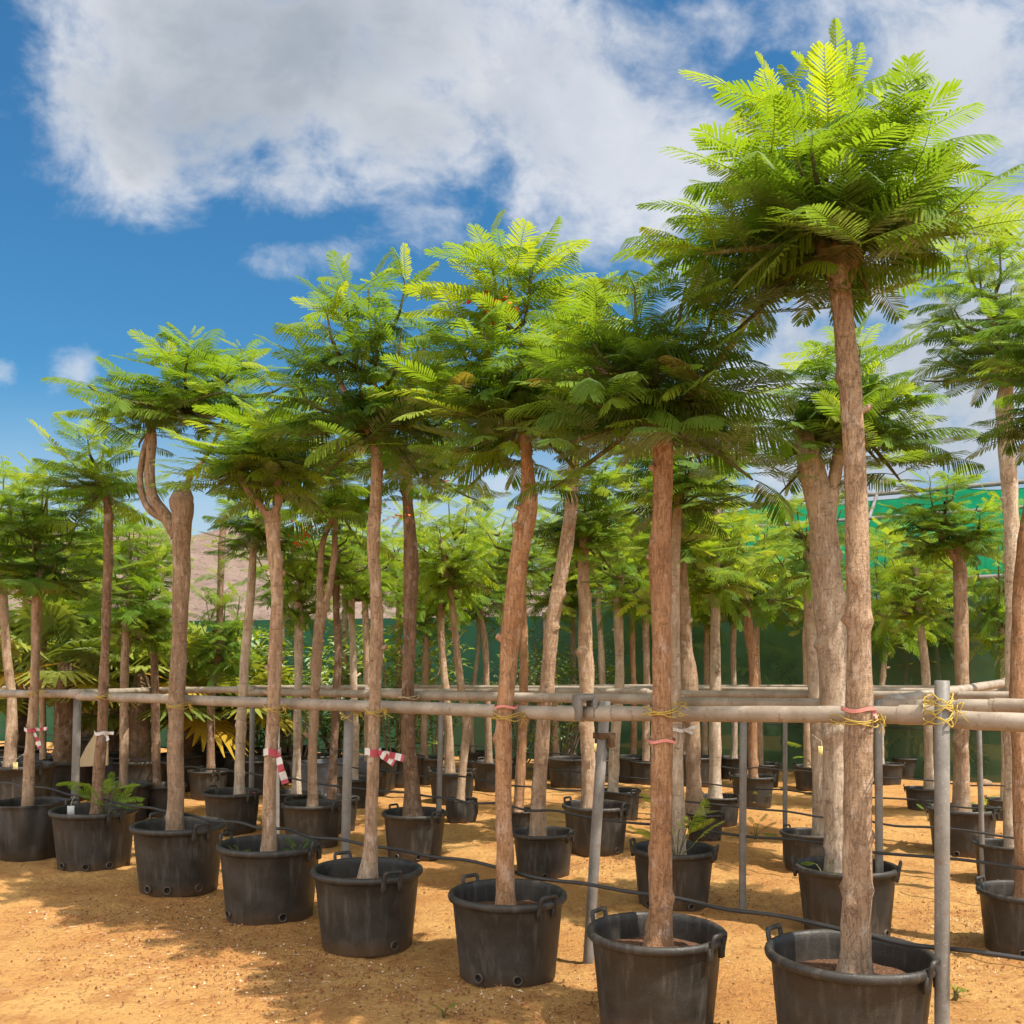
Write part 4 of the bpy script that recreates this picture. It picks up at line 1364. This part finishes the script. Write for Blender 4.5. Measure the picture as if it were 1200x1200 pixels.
post(1104, 798, 1200, 17, cA - 0.10, 'tall thick grey post with twine, nearest post at right')
post(403, 824, 1003, 11, cA + 0.12, 'grey post wrapped in bushy yellow twine between two taped trees', 6)
post(86, 818, 935, 9, cA + 0.12, 'leftmost grey post between bow-tied and sparse trees', 5)
post(324, 836, 950, 7, cA + 0.55, 'dark grey post just behind the V-forked trunk')
post(870, 838, 1015, 8.5, cB - 0.06, 'slim shiny post in the sandy gap left of the girdled trunk', 1)
post(1031, 820, 990, 9, cB - 0.03, 'slim post touching the right side of the tallest trunk', -2)
post(513, 818, 940, 6.5, cB + 0.1, 'slim post right of the dark split trunk', 4)
post(294, 812, 900, 6, cB + 0.1, 'slim post behind the pale patchy trunk', 2)
post(920, 812, 930, 5.5, cC + 0.08, 'far slim post before the dark net left of the girdled trunk')
post(1152, 812, 935, 6, cC + 0.3, 'far white post right of the umbrella-crowned tree', -6)
post(262, 806, 880, 5, cC + 0.3, 'far thin post among the palm pots')
post(770, 808, 900, 5, cD, 'far thin post behind the bulging reddish trunk')
# leaning prop with its bracket
base = row_pt(688, cA + 0.35)
d0 = base[1]
g0 = hgt(base[0], d0)
prop = thing('leaning_prop', (base[0], d0, g0), 'leaning grey prop with a bent bracket on top, right of the kinked trunk', 'prop post')
b = MB()
r0 = 12.5 * d0 / FPX / 2
tp = P3(709, 822, d0 - 0.1) - np.array((base[0], d0, g0))
tube(b, [(0, 0, -0.1, r0), tuple(tp * 0.5) + (r0,), tuple(tp) + (r0,), tuple(tp + np.array((0.0003, 0, 0.002))) + (r0 * 0.8,)], 14)
b.build('pole', M['post'], prop)
b = MB()
cbr = P3(684, 829, d0 - 0.42) - np.array((base[0], d0, g0))
for k, (ox, oz, sx, sz, rt) in enumerate(((0, 0.055, 0.085, 0.03, 0.2), (-0.035, 0.0, 0.022, 0.13, 0.2), (0.042, 0.0, 0.022, 0.10, 0.2))):
    box(b, cbr + np.array((ox, -0.02, oz)), (sx, 0.14 + 0.004 * k, sz), 0, rt)
b.build('bracket', M['post'], prop)
b = MB()
c2 = P3(708, 862, d0 - 0.08) - np.array((base[0], d0, g0))
box(b, c2, (0.10, 0.09, 0.035), 0, 0.5)
box(b, c2 + np.array((0.035, -0.03, -0.03)), (0.035, 0.035, 0.07), 0, 0.5)
b.build('clamp', M['fiber'], prop)

# ------------------------------------------------------------------ irrigation hoses
def hose(c, z, px0, px1, label, r, seed):
    rg = random.Random(seed)
    p0, p1 = row_pt(px0, c), row_pt(px1, c)
    L = np.linalg.norm(p1 - p0)
    n = int(L / 0.28)
    pts = []
    for i in range(n + 1):
        t = i / n
        p = p0 + (p1 - p0) * t
        w = rg.uniform(-1, 1)
        pts.append((p[0] + NX * 0.02 * w, p[1] + NY * 0.02 * w, z + rg.uniform(-0.02, 0.015)))
    c0 = np.array(pts[0])
    b = MB()
    line_tube(b, [tuple(np.array(q) - c0) for q in pts], r, 8, 0.06)
    o = b.build('irrigation_hose', M['hose'], None, loc=c0)
    return tag(o, label, 'hose', 'black irrigation hoses along the rows')


hose(4.28 + 0.11, 0.555, -60, 1330, 'black irrigation hose lying over the front row of pots', 0.010, 1)
hose(6.28 + 0.13, 0.53, -60, 1330, 'black irrigation hose lying over the second row of pots', 0.010, 2)
hose(7.75, 0.50, -20, 1300, 'black irrigation hose strung along the third row of pots', 0.009, 3)
hose(9.3, 0.46, 250, 1260, 'black irrigation hose strung along the fourth row of pots', 0.008, 4)
hose(10.9, 0.46, 300, 1240, 'black irrigation hose farthest back, before the net', 0.008, 5)

# ------------------------------------------------------------------ ties, tapes and tags
def at_tree(key, px, py):
    t, d, base = TREES[key]
    return P3(px, py, d), d


def twine(px, py, w, d, label, seed, back=0.13, loops=3, mat='twine', tails=3, vert=0.012):
    """twine looped round a trunk of width w px and the rail behind it"""
    rg = random.Random(seed)
    c = P3(px, py, d)
    rx = w * d / FPX / 2 * 1.12 + 0.006
    b = MB()
    for k in range(loops):
        pts = []
        for j in range(21):
            a = j / 20 * 2 * PI + 0.3
            y = math.sin(a) * (rx if math.sin(a) < 0 else rx + back)
            x = math.cos(a) * rx * (1.0 if math.sin(a) < 0.2 else 1.0 + 0.25)
            z = vert * math.sin(a * (1 if k % 2 else 2) + k) + 0.012 * (k - loops / 2) + rg.uniform(-0.002, 0.002)
            pts.append((x, y, z))
        line_tube(b, pts, 0.0026, 5, 0.03)
    for k in range(tails):
        x = rx * 1.05
        p = [(x, -0.01, 0.0), (x + rg.uniform(0.0, 0.03), -0.02 - rg.uniform(0, .02), rg.uniform(-0.03, 0.03)), (x + rg.uniform(-0.01, 0.06), -0.02, rg.uniform(-0.07, 0.02))]
        line_tube(b, p, 0.0022, 5, 0.02)
    o = b.build('twine_tie', M[mat], None, loc=c)
    return tag(o, label, 'twine', 'twine ties on trunks and posts')


TW = [('A1', 1006, 843, 36, 'yellow twine tying the tallest trunk to the front rail'), ('A2', 776, 833, 29, 'yellow twine round the bulging reddish trunk at the rail'),
      ('A3', 594, 838, 25, 'yellow twine round the right-leaning front trunk'), ('A4', 439, 833, 17, 'yellow twine round the slim tape-tied trunk at the rail'),
      ('A5', 320, 829, 18, 'yellow twine round the V-forked trunk at the rail'), ('A6', 208, 826, 21, 'yellow twine round the elbow-bent tree trunk'),
      ('A7', 121, 815, 14, 'yellow twine round the thin sparse tree at the rail'), ('A8', 39, 811, 13, 'yellow twine on the bow-tied trunk at the left'),
      ('B3', 640, 819, 20, 'yellow twine round the kinked grey trunk'), ('B5', 368, 818, 14, 'yellow twine round the two-stemmed tree'),
      ('B4', 479, 816, 18, 'pale twine round the dark split trunk'), ('B2', 792, 823, 16, 'yellow twine round the pale smooth trunk behind the reddish one'),
      ('D0', 1127, 806, 19, 'thin twine round the umbrella-crowned tree trunk'), ('C3', 688, 815, 20, 'yellow twine round the yellow-tagged upright trunk')]
for k, (key, px, py, w, lab) in enumerate(TW):
    twine(px, py, w, TREES[key][1], lab, 50 + k, mat='pale_twine' if key in ('B4', 'D0') else 'twine', loops=2 if k > 7 else 3, tails=2 if k > 7 else 4)
twine(1104, 830, 18, row_pt(1104, cA - 0.10)[1], 'yellow twine wrapped thickly round the tall thick grey post', 80, back=0.10, loops=9, tails=6, vert=0.02)
twine(408, 832, 13, row_pt(405, cA + 0.12)[1] - 0.10, 'bushy yellow twine knot on the post between taped trees', 81, back=0.10, loops=8, tails=12, vert=0.025)


def ribbon(key, px, py, w, label, cols, tails, seed, hgt_m=0.035, ring=True):
    """tape wound round a trunk, with flying ends"""
    rg = random.Random(seed)
    t, d, base = TREES[key]
    hgt_m *= 0.8
    tails = [(a_, b_, l_ * 0.8) for a_, b_, l_ in tails]
    c = P3(px, py, d)
    r = w * 0.92 * d / FPX / 2 * 1.10 + 0.004
    b = MB()
    n = 28
    for j in range(n if ring else 0):
        a0, a1 = j / n * 2 * PI, (j + 1) / n * 2 * PI
        wz = lambda a: 0.006 * math.sin(3 * a + seed)
        V = []
        for a, rr in ((a0, r), (a1, r)):
            for z in (-hgt_m / 2, hgt_m / 2):
                V.append((rr * math.cos(a), rr * math.sin(a), z + wz(a)))
        for a, rr in ((a0, r + 0.002), (a1, r + 0.002)):
            for z in (-hgt_m / 2, hgt_m / 2):
                V.append((rr * math.cos(a), rr * math.sin(a), z + wz(a)))
        b.add(V, [(0, 1, 3, 2), (4, 6, 7, 5), (0, 2, 6, 4), (1, 5, 7, 3)], (j // 5) % len(cols))
    for (dx, dz, ln) in tails:
        m = 9
        P = []
        for i in range(m + 1):
            s = i / m
            x = r * 0.7 + dx * ln * s
            z = dz * ln * s ** 1.2
            y = -r * 0.75 - 0.03 * s + 0.012 * math.sin(s * 7 + seed)
            nx_, nz_ = -dz, dx
            hw = hgt_m * 0.45 * (0.5 + 0.5 * min(1, s * 3))
            P.append(((x + nx_ * hw, y - 0.008 * math.sin(5 * s), z + nz_ * hw), (x - nx_ * hw, y + 0.008 * math.sin(5 * s), z - nz_ * hw)))
        for i in range(m):
            q = [P[i][0], P[i][1], P[i + 1][1], P[i + 1][0]]
            q2 = [(v[0], v[1] + 0.002, v[2]) for v in q]
            b.add(q + q2, [(0, 1, 2, 3), (7, 6, 5, 4), (0, 3, 7, 4), (1, 5, 6, 2)], (i // 2) % len(cols))
    o = b.build('marker_tape', [M[k] for k in cols], None, smooth=False, loc=c)
    return tag(o, label, 'tape', 'plastic tapes marking trunks')


RW = ('tape_red', 'tape_white')
ribbon('A5', 319, 881, 18, 'red and white striped tape hanging from the V-forked trunk', RW, [(0.30, -1.0, 0.26)], 1, 0.06)
ribbon('A4', 437, 881, 17, 'red and white tape with a torn end blowing right, on the slim trunk', RW, [(1.0, -0.22, 0.20), (1.0, -0.6, 0.13)], 2, 0.055)
ribbon('A8', 37, 855, 14, 'red and white tape bow on the bushy left tree', RW, [(1.0, 0.12, 0.17), (0.4, -1.0, 0.20)], 3, 0.04)
ribbon('A7', 119, 859, 14, 'plain white tape on the thin sparse tree', ('tape_white',), [(1.0, 0.05, 0.12), (0.6, -0.7, 0.10)], 4, 0.035)
ribbon('A1', 1006, 831, 36, 'faded pink tape round the tallest trunk', ('tape_pink',), [(-0.1, -1.0, 0.05)], 5, 0.02)
ribbon('A2', 776, 868, 29, 'faded pink tape round the bulging tree trunk', ('tape_pink',), [], 6, 0.018)
ribbon('A3', 593, 828, 25, 'faded pink tape round the right-leaning front trunk', ('tape_pink',), [], 7, 0.018)
ribbon('B2', 793, 855, 17, 'white tape with a short end on the pale smooth trunk', ('tape_white',), [(1.0, 0.3, 0.10), (0.9, -0.3, 0.09)], 8, 0.03)
ribbon('B6', 298, 928, 4, 'small red ribbon loop dangling beside the handle of a pot', ('tape_red',), [(0.1, -1.0, 0.10), (-0.3, -1.0, 0.09)], 9, 0.012, True)


def hang_tag(key, px, py, label, mat, s=0.05, off=-0.09):
    t, d, base = TREES[key]
    c = P3(px, py, d + off)
    o = thing('plant_tag', c, label, 'plant tag', 'tags hanging on trees and pots')
    b = MB()
    box(b, (0, 0, -s * 0.8), (s, 0.004, s * 1.5), 0, 0.2, 0.0015)
    b.build('card', M[mat], o)
    b = MB()
    line_tube(b, [(0, 0, -0.02), (0.006, 0.004, 0.03), (0.0, -off * 0.5, 0.07)], 0.0018, 5, 0.02)
    b.build('string', M['pale_twine'], o)


hang_tag('C3', 699, 871, 'yellow tag on the upright trunk beside the leaning prop', 'tag_yellow', 0.05, -0.12)
hang_tag('C1', 962, 874, 'yellow tag tilted on the sunlit pale trunk', 'tag_yellow', 0.045, -0.5)
hang_tag('B8', 18, 893, 'yellow tag on the rim of the left edge pot', 'tag_yellow', 0.05, -0.40)
hang_tag('A7', 83, 944, 'white tag hanging in the pot of the sparse tree', 'tag_white', 0.055, -0.15)


# ------------------------------------------------------------------ sprouts and weeds
def sprout(loc, label, seed, n, size, bright, pitch=(5, 60)):
    rg = random.Random(seed)
    t = thing('sprout', loc, label, 'sprout', 'young sprouts and weeds')
    b = MB()
    s = MB()
    for k in range(n):
        a = k * 2.4 + rg.uniform(-.3, .3)
        h = rg.uniform(0.25, 1.0) * size * 0.8
        e = np.array((math.cos(a) * size * 0.25, math.sin(a) * size * 0.25, h))
        line_tube(s, [(0, 0, -0.02), tuple(e * 0.5 + np.array((0, 0, 0.02))), tuple(e)], 0.0035, 5, 0.04)
        put_frond(b, rg.choice(FR_HI), e, a, R_(rg.uniform(*pitch)), rg.uniform(-.3, .3), size / 0.44 * rg.uniform(0.45, 0.75), min(1, bright + rg.uniform(-.15, .15)))
    s.build('stem', M['twig'], t)
    b.build('leaves', M['leaf'], t, smooth=False)


def soil_pt(key, dx=0.0, dy=0.0, dz=0.0):
    t, d, base = TREES[key]
    return (base[0] + dx, base[1] + dy, base[2] + dz - 0.01)


sprout(soil_pt('A7', 0.12, -0.06), 'bright feathery sprout growing at the foot of the sparse tree', 1, 12, 0.40, 0.55)
sprout(soil_pt('B2', -0.0, -0.14), 'yellow-green sprout in the pot behind the reddish trunk', 2, 11, 0.42, 0.72)
sprout(soil_pt('A5', 0.19, -0.05), 'small weed at the right of the V-forked trunk', 3, 9, 0.14, 0.3)
sprout(soil_pt('A5', -0.20, -0.03), 'tiny weed at the left of the V-forked trunk', 4, 5, 0.10, 0.45)
sprout(soil_pt('B1', -0.16, -0.08, 0.0), 'small sprout left of the girdled trunk base', 5, 4, 0.26, 0.65, (-5, 30))
sprout(soil_pt('D17', 0.0, -0.05, 0.1), 'drooping sprout behind the girdled trunk', 6, 6, 0.36, 0.72, (-5, 25))
sprout(soil_pt('D0', 0.22, 0.05, 0.0), 'sprout at the right of the umbrella-crowned trunk', 7, 5, 0.24, 0.6, (0, 30))


def ground_pt(px, py):
    d = H_EYE * FPX / (py - HOR)
    x = (px - 600) / FPX * d
    return np.array((x, d, hgt(x, d)))


for k, (px, py, n, s, br, lab) in enumerate([
        (885, 985, 7, 0.22, 0.15, 'low dark weed on the sand behind the slim shiny post'), (1120, 1170, 8, 0.10, 0.35, 'flat pale weed on the sand right of the tall grey post'),
        (885, 945, 8, 0.22, 0.2, 'weed at the foot of the pot crossed by the slim post'), (1088, 962, 6, 0.16, 0.2, 'weed at the foot of the pot with upright handle'),
        (520, 1192, 6, 0.09, 0.3, 'tiny weed on the sand in front of the two-hole pot'), (262, 1022, 4, 0.10, 0.25, 'tiny weed between the elbow-bent and V-forked trees'),
        (87, 1016, 4, 0.10, 0.35, 'tiny weed at the foot of the sprouting pot')]):
    sprout(ground_pt(px, py), lab, 30 + k, n, s, br, (0, 45))

# dry litter, twigs and crumbs on the sand
rg = random.Random(5)
b = MB()
cent = [ground_pt(*q) for q in ((90, 1075), (170, 1105), (300, 1140), (330, 1165), (140, 1140), (270, 1100), (620, 1190), (560, 1180), (880, 1060), (700, 1010), (1100, 1120), (1140, 1080), (360, 1120), (230, 1070), (450, 1150))]
for k in range(9000):
    if rg.random() < 0.62:
        c = rg.choice(cent)
        x, y = c[0] + rg.gauss(0, 0.32), c[1] + rg.gauss(0, 0.28)
    else:
        y = 3.6 + 9.0 * rg.random() ** 1.6
        x = rg.uniform(-0.6, 0.6) * y
    z = hgt(x, y) + 0.004
    a = rg.uniform(0, 6.3)
    kind = rg.random()
    if kind < 0.70:
        l, w = rg.uniform(0.008, 0.028), rg.uniform(0.004, 0.011)
    elif kind < 0.93:
        l, w = rg.uniform(0.03, 0.09), rg.uniform(0.0018, 0.0035)
    else:
        l = w = rg.uniform(0.008, 0.018)
    u = np.array((math.cos(a), math.sin(a), rg.uniform(-0.1, 0.25)))
    v = np.array((-math.sin(a), math.cos(a), rg.uniform(-0.3, 0.3)))
    h = w * 0.9
    p = np.array((x, y, z))
    V = [p - u * l / 2, p + v * w / 2, p + u * l / 2, p - v * w / 2, p + np.array((0, 0, h))]
    b.add(V, [(0, 3, 4), (3, 2, 4), (2, 1, 4), (1, 0, 4)], 0, min(1, max(0, rg.gauss(0.42, 0.28))))
tag(b.build('leaf_litter', M['litter'], smooth=False), kind='stuff')

rg = random.Random(8)
b = MB()
for k in range(6500):
    y = 3.5 + 7.5 * rg.random() ** 1.5
    x = rg.uniform(-0.58, 0.58) * y
    if mnoise.noise(Vector((x * 1.3, y * 1.3, 5.0))) < rg.uniform(-0.35, 0.35):
        continue
    r = 0.003 + 0.012 * rg.random() ** 3
    p = np.array((x, y, hgt(x, y) + r * 0.2))
    V = [p + np.array(q) * r * np.array((rg.uniform(.7, 1.4), rg.uniform(.7, 1.4), rg.uniform(.5, .9))) for q in ((1, 0, 0), (0, 1, 0), (-1, 0, 0), (0, -1, 0), (0, 0, 1), (0, 0, -1))]
    b.add(V, [(0, 1, 4), (1, 2, 4), (2, 3, 4), (3, 0, 4), (1, 0, 5), (2, 1, 5), (3, 2, 5), (0, 3, 5)])
tag(b.build('soil_clods', M['ground'], smooth=True), kind='stuff')

# ------------------------------------------------------------------ palms behind the left
def fan_leaf(mb, base, az, pitch, plen, rad, seed, tint):
    rg = random.Random(seed)
    f = np.array((math.cos(az) * math.cos(pitch), math.sin(az) * math.cos(pitch), math.sin(pitch)))
    y = np.cross((0, 0, 1.0), f)
    y /= np.linalg.norm(y)
    z = np.cross(f, y)
    tip = base + f * plen + np.array((0, 0, -0.10 * plen))
    tube(mb, resample([tuple(base) + (0.014,), tuple(base + f * plen * 0.5) + (0.010,), tuple(tip) + (0.007,)], 0.15), 5, 0, tint, cap=False)
    n = 22
    for k in range(n):
        a = (k / (n - 1) - 0.5) * R_(250)
        l = rad * (1 - 0.18 * abs(k / (n - 1) - 0.5)) * rg.uniform(0.9, 1.05)
        dv = f * math.cos(a) + y * math.sin(a)
        wv_ = np.cross(z, dv)
        up = z * 0.10 * (1 if k % 2 else -1)
        w = 0.16 * l
        p1 = tip + dv * l * 0.55 + up * 0.10
        p2 = tip + dv * l + np.array((0, 0, -0.22 * l))
        mb.add([tip + wv_ * 0.008, tip - wv_ * 0.008, p1 - wv_ * w * 0.5, p1 + wv_ * w * 0.5, p2 - wv_ * w * 0.08, p2 + wv_ * w * 0.08], [(0, 1, 2, 3), (3, 2, 4, 5)], 0, tint)


def palm_meshes(seed, th, nl):
    rg = random.Random(seed)
    mb = MB()
    for k in range(nl):
        v = k / nl
        fan_leaf(mb, np.array((0, 0, th)), k * 2.4, R_(75 - 105 * v + rg.uniform(-8, 8)), rg.uniform(0.45, 0.75), rg.uniform(0.5, 0.68), seed * 50 + k,
                 min(1, max(0, (0.35 if v < 0.86 else 0.75) + rg.uniform(-0.2, 0.2))))
    tr = MB()

    def radial(i, ang, p):
        return 1 + 0.22 * np.sin(ang * 5 + i * 2.2) * (0.5 + 0.5 * math.sin(i * 1.9))
    tube(tr, resample([(0, 0, 0, 0.16), (0.02, 0, th * 0.4, 0.15), (0, 0, th * 0.8, 0.13), (0, 0, th, 0.08)], 0.05), 14, 0, 0.5, True, radial)
    return mb.mesh('leaves', [M['palm_leaf']], False), tr.mesh('trunk', [M['fiber']], True)


PALMS = [palm_meshes(1, 1.05, 18), palm_meshes(2, 1.35, 16), palm_meshes(3, 0.8, 17)]
for k, (px, d, v, sc, lab) in enumerate([
        (22, 14.5, 0, 1.0, 'fan palm behind the bow-tied tree at far left'), (78, 12.6, 1, 1.0, 'fan palm with shaggy trunk right of the bow-tied tree'),
        (140, 14.0, 2, 1.0, 'fan palm with fresh green fan behind the sparse tree'), (165, 12.8, 1, 0.9, 'fan palm with brown shaggy trunk left of the dark leafy tree'),
        (212, 13.6, 2, 1.05, 'fan palm with orange dying fan left of the elbow-bent trunk'), (246, 15.5, 0, 1.0, 'fan palm spreading right of the elbow-bent trunk'),
        (278, 14.2, 2, 0.95, 'low fan palm behind the pale patchy trunk'), (110, 16.5, 0, 1.1, 'tall fan palm farthest back at left'), (-40, 13.0, 1, 1.0, 'fan palm at the very left edge')]):
    x = (px - 600) / FPX * d
    t = thing('fan_palm', (x, d, 0.34), lab, 'palm', 'potted fan palms', k * 1.3)
    t.scale = (sc, sc, sc)
    link('leaves', PALMS[v][0], t)
    link('trunk', PALMS[v][1], t)
    p = thing('nursery_pot', (x, d, hgt(x, d) - 0.01), 'black pot under the ' + lab.replace('fan palm', 'palm', 1), 'plant pot', 'black nursery pots in rows', k)
    link('body', ME_BODY[k % 3], p)
    link('soil', ME_SOIL, p)
# palms standing inside the shade house, dim through the net
for k, (u, o, v, sc) in enumerate(((0.12, 1.6, 1, 1.3), (0.3, 2.2, 0, 1.3), (0.45, 1.5, 2, 1.5), (0.62, 2.0, 1, 1.4), (0.78, 1.4, 0, 1.4))):
    q = SA + (SB - SA) * u + sback * o
    nm = ('first', 'second', 'third', 'fourth', 'fifth')[k]
    t = thing('fan_palm', (q[0], q[1], 0.0), nm + ' dim palm from the left inside the green shade house', 'palm', 'palms inside the shade house', k * 2.1)
    t.scale = (sc, sc, sc)
    link('leaves', PALMS[v][0], t)
    link('trunk', PALMS[v][1], t)


# ------------------------------------------------------------------ broad-leaved shrubs
def shrub_meshes(seed, w, h, n, ls):
    rg = random.Random(seed)
    mb, st = MB(), MB()
    cl = [(rg.uniform(-.7, .7) * w / 2, rg.uniform(-.7, .7) * w / 2, rg.uniform(0.25, 0.95) * h, rg.uniform(0.16, 0.30) * w) for _ in range(16)]
    for c in cl:
        line_tube(st, [(c[0] * 0.1, c[1] * 0.1, 0), (c[0] * 0.6, c[1] * 0.6, c[2] * 0.5), c[:3]], 0.012, 5, 0.2)
    for k in range(n):
        c = rg.choice(cl)
        dv = np.array([rg.gauss(0, 1) for _ in range(3)])
        dv /= np.linalg.norm(dv)
        p = np.array(c[:3]) + dv * c[3] * rg.uniform(0.5, 1.1)
        a, pi_ = math.atan2(dv[1], dv[0]) + rg.uniform(-.8, .8), rg.uniform(-0.5, 0.9)
        u = np.array((math.cos(a) * math.cos(pi_), math.sin(a) * math.cos(pi_), math.sin(pi_)))
        w_ = np.cross((0, 0, 1), u)
        w_ /= np.linalg.norm(w_)
        l = ls * rg.uniform(0.7, 1.2)
        fold = np.array((0, 0, 0.10 * l))
        mb.add([p, p + u * l * 0.45 + w_ * l * 0.20 + fold, p + u * l - fold, p + u * l * 0.45 - w_ * l * 0.20 + fold, p + u * l * 0.5], [(0, 1, 4), (1, 2, 4), (2, 3, 4), (3, 0, 4)], 0,
               min(1, max(0, 0.35 + 0.35 * (p[2] / h - 0.5) + rg.uniform(-0.25, 0.3))))
    return mb.mesh('leaves', [M['shrub_leaf']], False), st.mesh('stems', [M['bark']], True)


SHR = [shrub_meshes(1, 1.7, 2.2, 1500, 0.15), shrub_meshes(2, 1.5, 2.0, 1300, 0.13), shrub_meshes(3, 1.3, 1.8, 1700, 0.09)]
for k, (px, d, v, sc, lab) in enumerate([
        (345, 14.5, 0, 1.0, 'glossy shrub in sun right of the V-forked trunk'), (398, 15.0, 1, 1.0, 'glossy shrub behind the two-stemmed tree'),
        (462, 14.8, 0, 0.98, 'glossy yellow-green shrub between slim trunk and dark split trunk'), (510, 15.8, 1, 0.9, 'glossy shrub right of the dark split trunk'),
        (300, 16.0, 1, 0.9, 'glossy shrub behind the palms left of the V-forked trunk'), (655, 15.2, 2, 1.15, 'fine-leaved shrub right of the kinked grey trunk'),
        (610, 16.2, 2, 1.0, 'fine-leaved shrub behind the right-leaning front trunk'), (225, 17.0, 1, 1.1, 'glossy shrub behind the palms near the elbow-bent trunk')]):
    x = (px - 600) / FPX * d
    t = thing('shrub', (x, d, -0.02), lab, 'shrub', 'shrubs before the net fence', k * 1.1)
    t.scale = (sc, sc, sc)
    link('leaves', SHR[v][0], t)
    link('stems', SHR[v][1], t)

# row of empty pots and crates along the fence at the back
for k, (px, d, sc) in enumerate([(352, 15.6, .8), (372, 14.4, .8), (440, 13.6, .9), (455, 15.0, .8), (472, 13.9, .85), (300, 13.4, .9), (318, 14.2, .85), (700, 14.6, .7), (665, 13.8, .8), (742, 14.4, .75), (815, 13.9, .8), (990, 13.0, .8)]):
    x = (px - 600) / FPX * d
    lab = ['low pot at the fence right of the V-forked trunk', 'low pot below the glossy shrub', 'low pot behind the slim tape-tied trunk', 'low pot at the fence behind the slim trunk',
           'low pot left of the dark split trunk', 'low pot right of the pale patchy trunk', 'low pot far behind the V-forked trunk', 'low pot far right of the leaning prop',
           'low pot on the sand left of the leaning prop', 'low pot far left of the bulging trunk', 'low pot far right of the bulging trunk', 'low pot far behind the girdled trunk'][k]
    p = thing('nursery_pot', (x, d, hgt(x, d) - 0.01), lab, 'plant pot', 'black nursery pots in rows', k)
    p.scale = (sc, sc, sc)
    link('body', ME_BODY[k % 3], p)
    link('soil', ME_SOIL, p)

p = P3(105, 873, 12.0)
b = MB()
pl = [(-0.16, 0, 0), (0.20, 0.02, 0.02), (0.17, 0.10, 0.30), (0.02, 0.12, 0.40), (-0.08, 0.08, 0.22)]
pv = [np.array(q) for q in pl] + [np.array(q) + np.array((0.0, 0.035, 0.0)) for q in pl]
b.add(pv, [(0, 1, 2, 3), (8, 7, 6, 5), (0, 5, 6, 1), (1, 6, 7, 2), (2, 7, 8, 3), (3, 8, 9, 4), (4, 9, 5, 0)])
b.add(pv, [(0, 3, 4), (9, 8, 5)])
o = b.build('timber_board', M['wood'], None, smooth=False, loc=(p[0], p[1], 0.46))
tag(o, 'pale raw timber board leaning among the pots behind the sparse tree', 'board')
for k, (px, d, lab) in enumerate(((388, 12.9, 'long grey planting trough on the sand behind the two-stemmed tree'), (155, 13.2, 'grey planting trough beside the palm pots at left'), (12, 13.4, 'grey planting trough at the far left edge'))):
    x = (px - 600) / FPX * d
    t = thing('planting_trough', (x, d, hgt(x, d)), lab, 'planter', None, 0.5)
    b = MB()
    w, l, h = 0.24, 0.48, 0.42
    prof = [(0.86, 0.0), (1.0, h), (1.05, h), (1.05, h + 0.03), (0.95, h + 0.03), (0.90, h - 0.06)]
    V = []
    for f_, z in prof:
        for sx, sy in ((-1, -.8), (-.93, -1), (.93, -1), (1, -.8), (1, .8), (.93, 1), (-.93, 1), (-1, .8)):
            V.append((sx * l * f_, sy * w * f_, z))
    n_ = len(prof)
    b.add(V, [(i * 8 + j, i * 8 + (j + 1) % 8, i * 8 + 8 + (j + 1) % 8, i * 8 + 8 + j) for i in range(n_ - 1) for j in range(8)])
    b.build('body', M['grey_box'], t, smooth=False)
    b = MB()
    b.add([v for v in V[-8:]], [tuple(range(8))])
    b.build('soil', M['soil'], t)

# edging stones at the foot of the shade house
rg = random.Random(3)
for k in range(9):
    q = SA + (SB - SA) * (0.30 + 0.05 * k) - sback * (0.45 + 0.1 * rg.random())
    b = MB()
    n, m = 12, 8
    V = []
    for i in range(m + 1):
        for j in range(n):
            th, ph = i / m * PI, j / n * 2 * PI
            v = Vector((math.sin(th) * math.cos(ph), math.sin(th) * math.sin(ph), math.cos(th)))
            r = 0.075 * (1 + 0.35 * mnoise.noise(v * 1.6 + Vector((k * 3, 0, 0))))
            V.append((v.x * r * 1.3, v.y * r, v.z * r * 0.75))
    idx = np.arange((m + 1) * n).reshape(m + 1, n)
    b.add(V, np.stack([idx[:-1], idx[1:], np.roll(idx[1:], -1, 1), np.roll(idx[:-1], -1, 1)], -1).reshape(-1, 4))
    o = b.build('stone', M['rock'], None, loc=(q[0], q[1], hgt(q[0], q[1]) + 0.03))
    tag(o, 'small brown stone in the row at the foot of the shade house', 'stone', 'edging stones before the shade house')
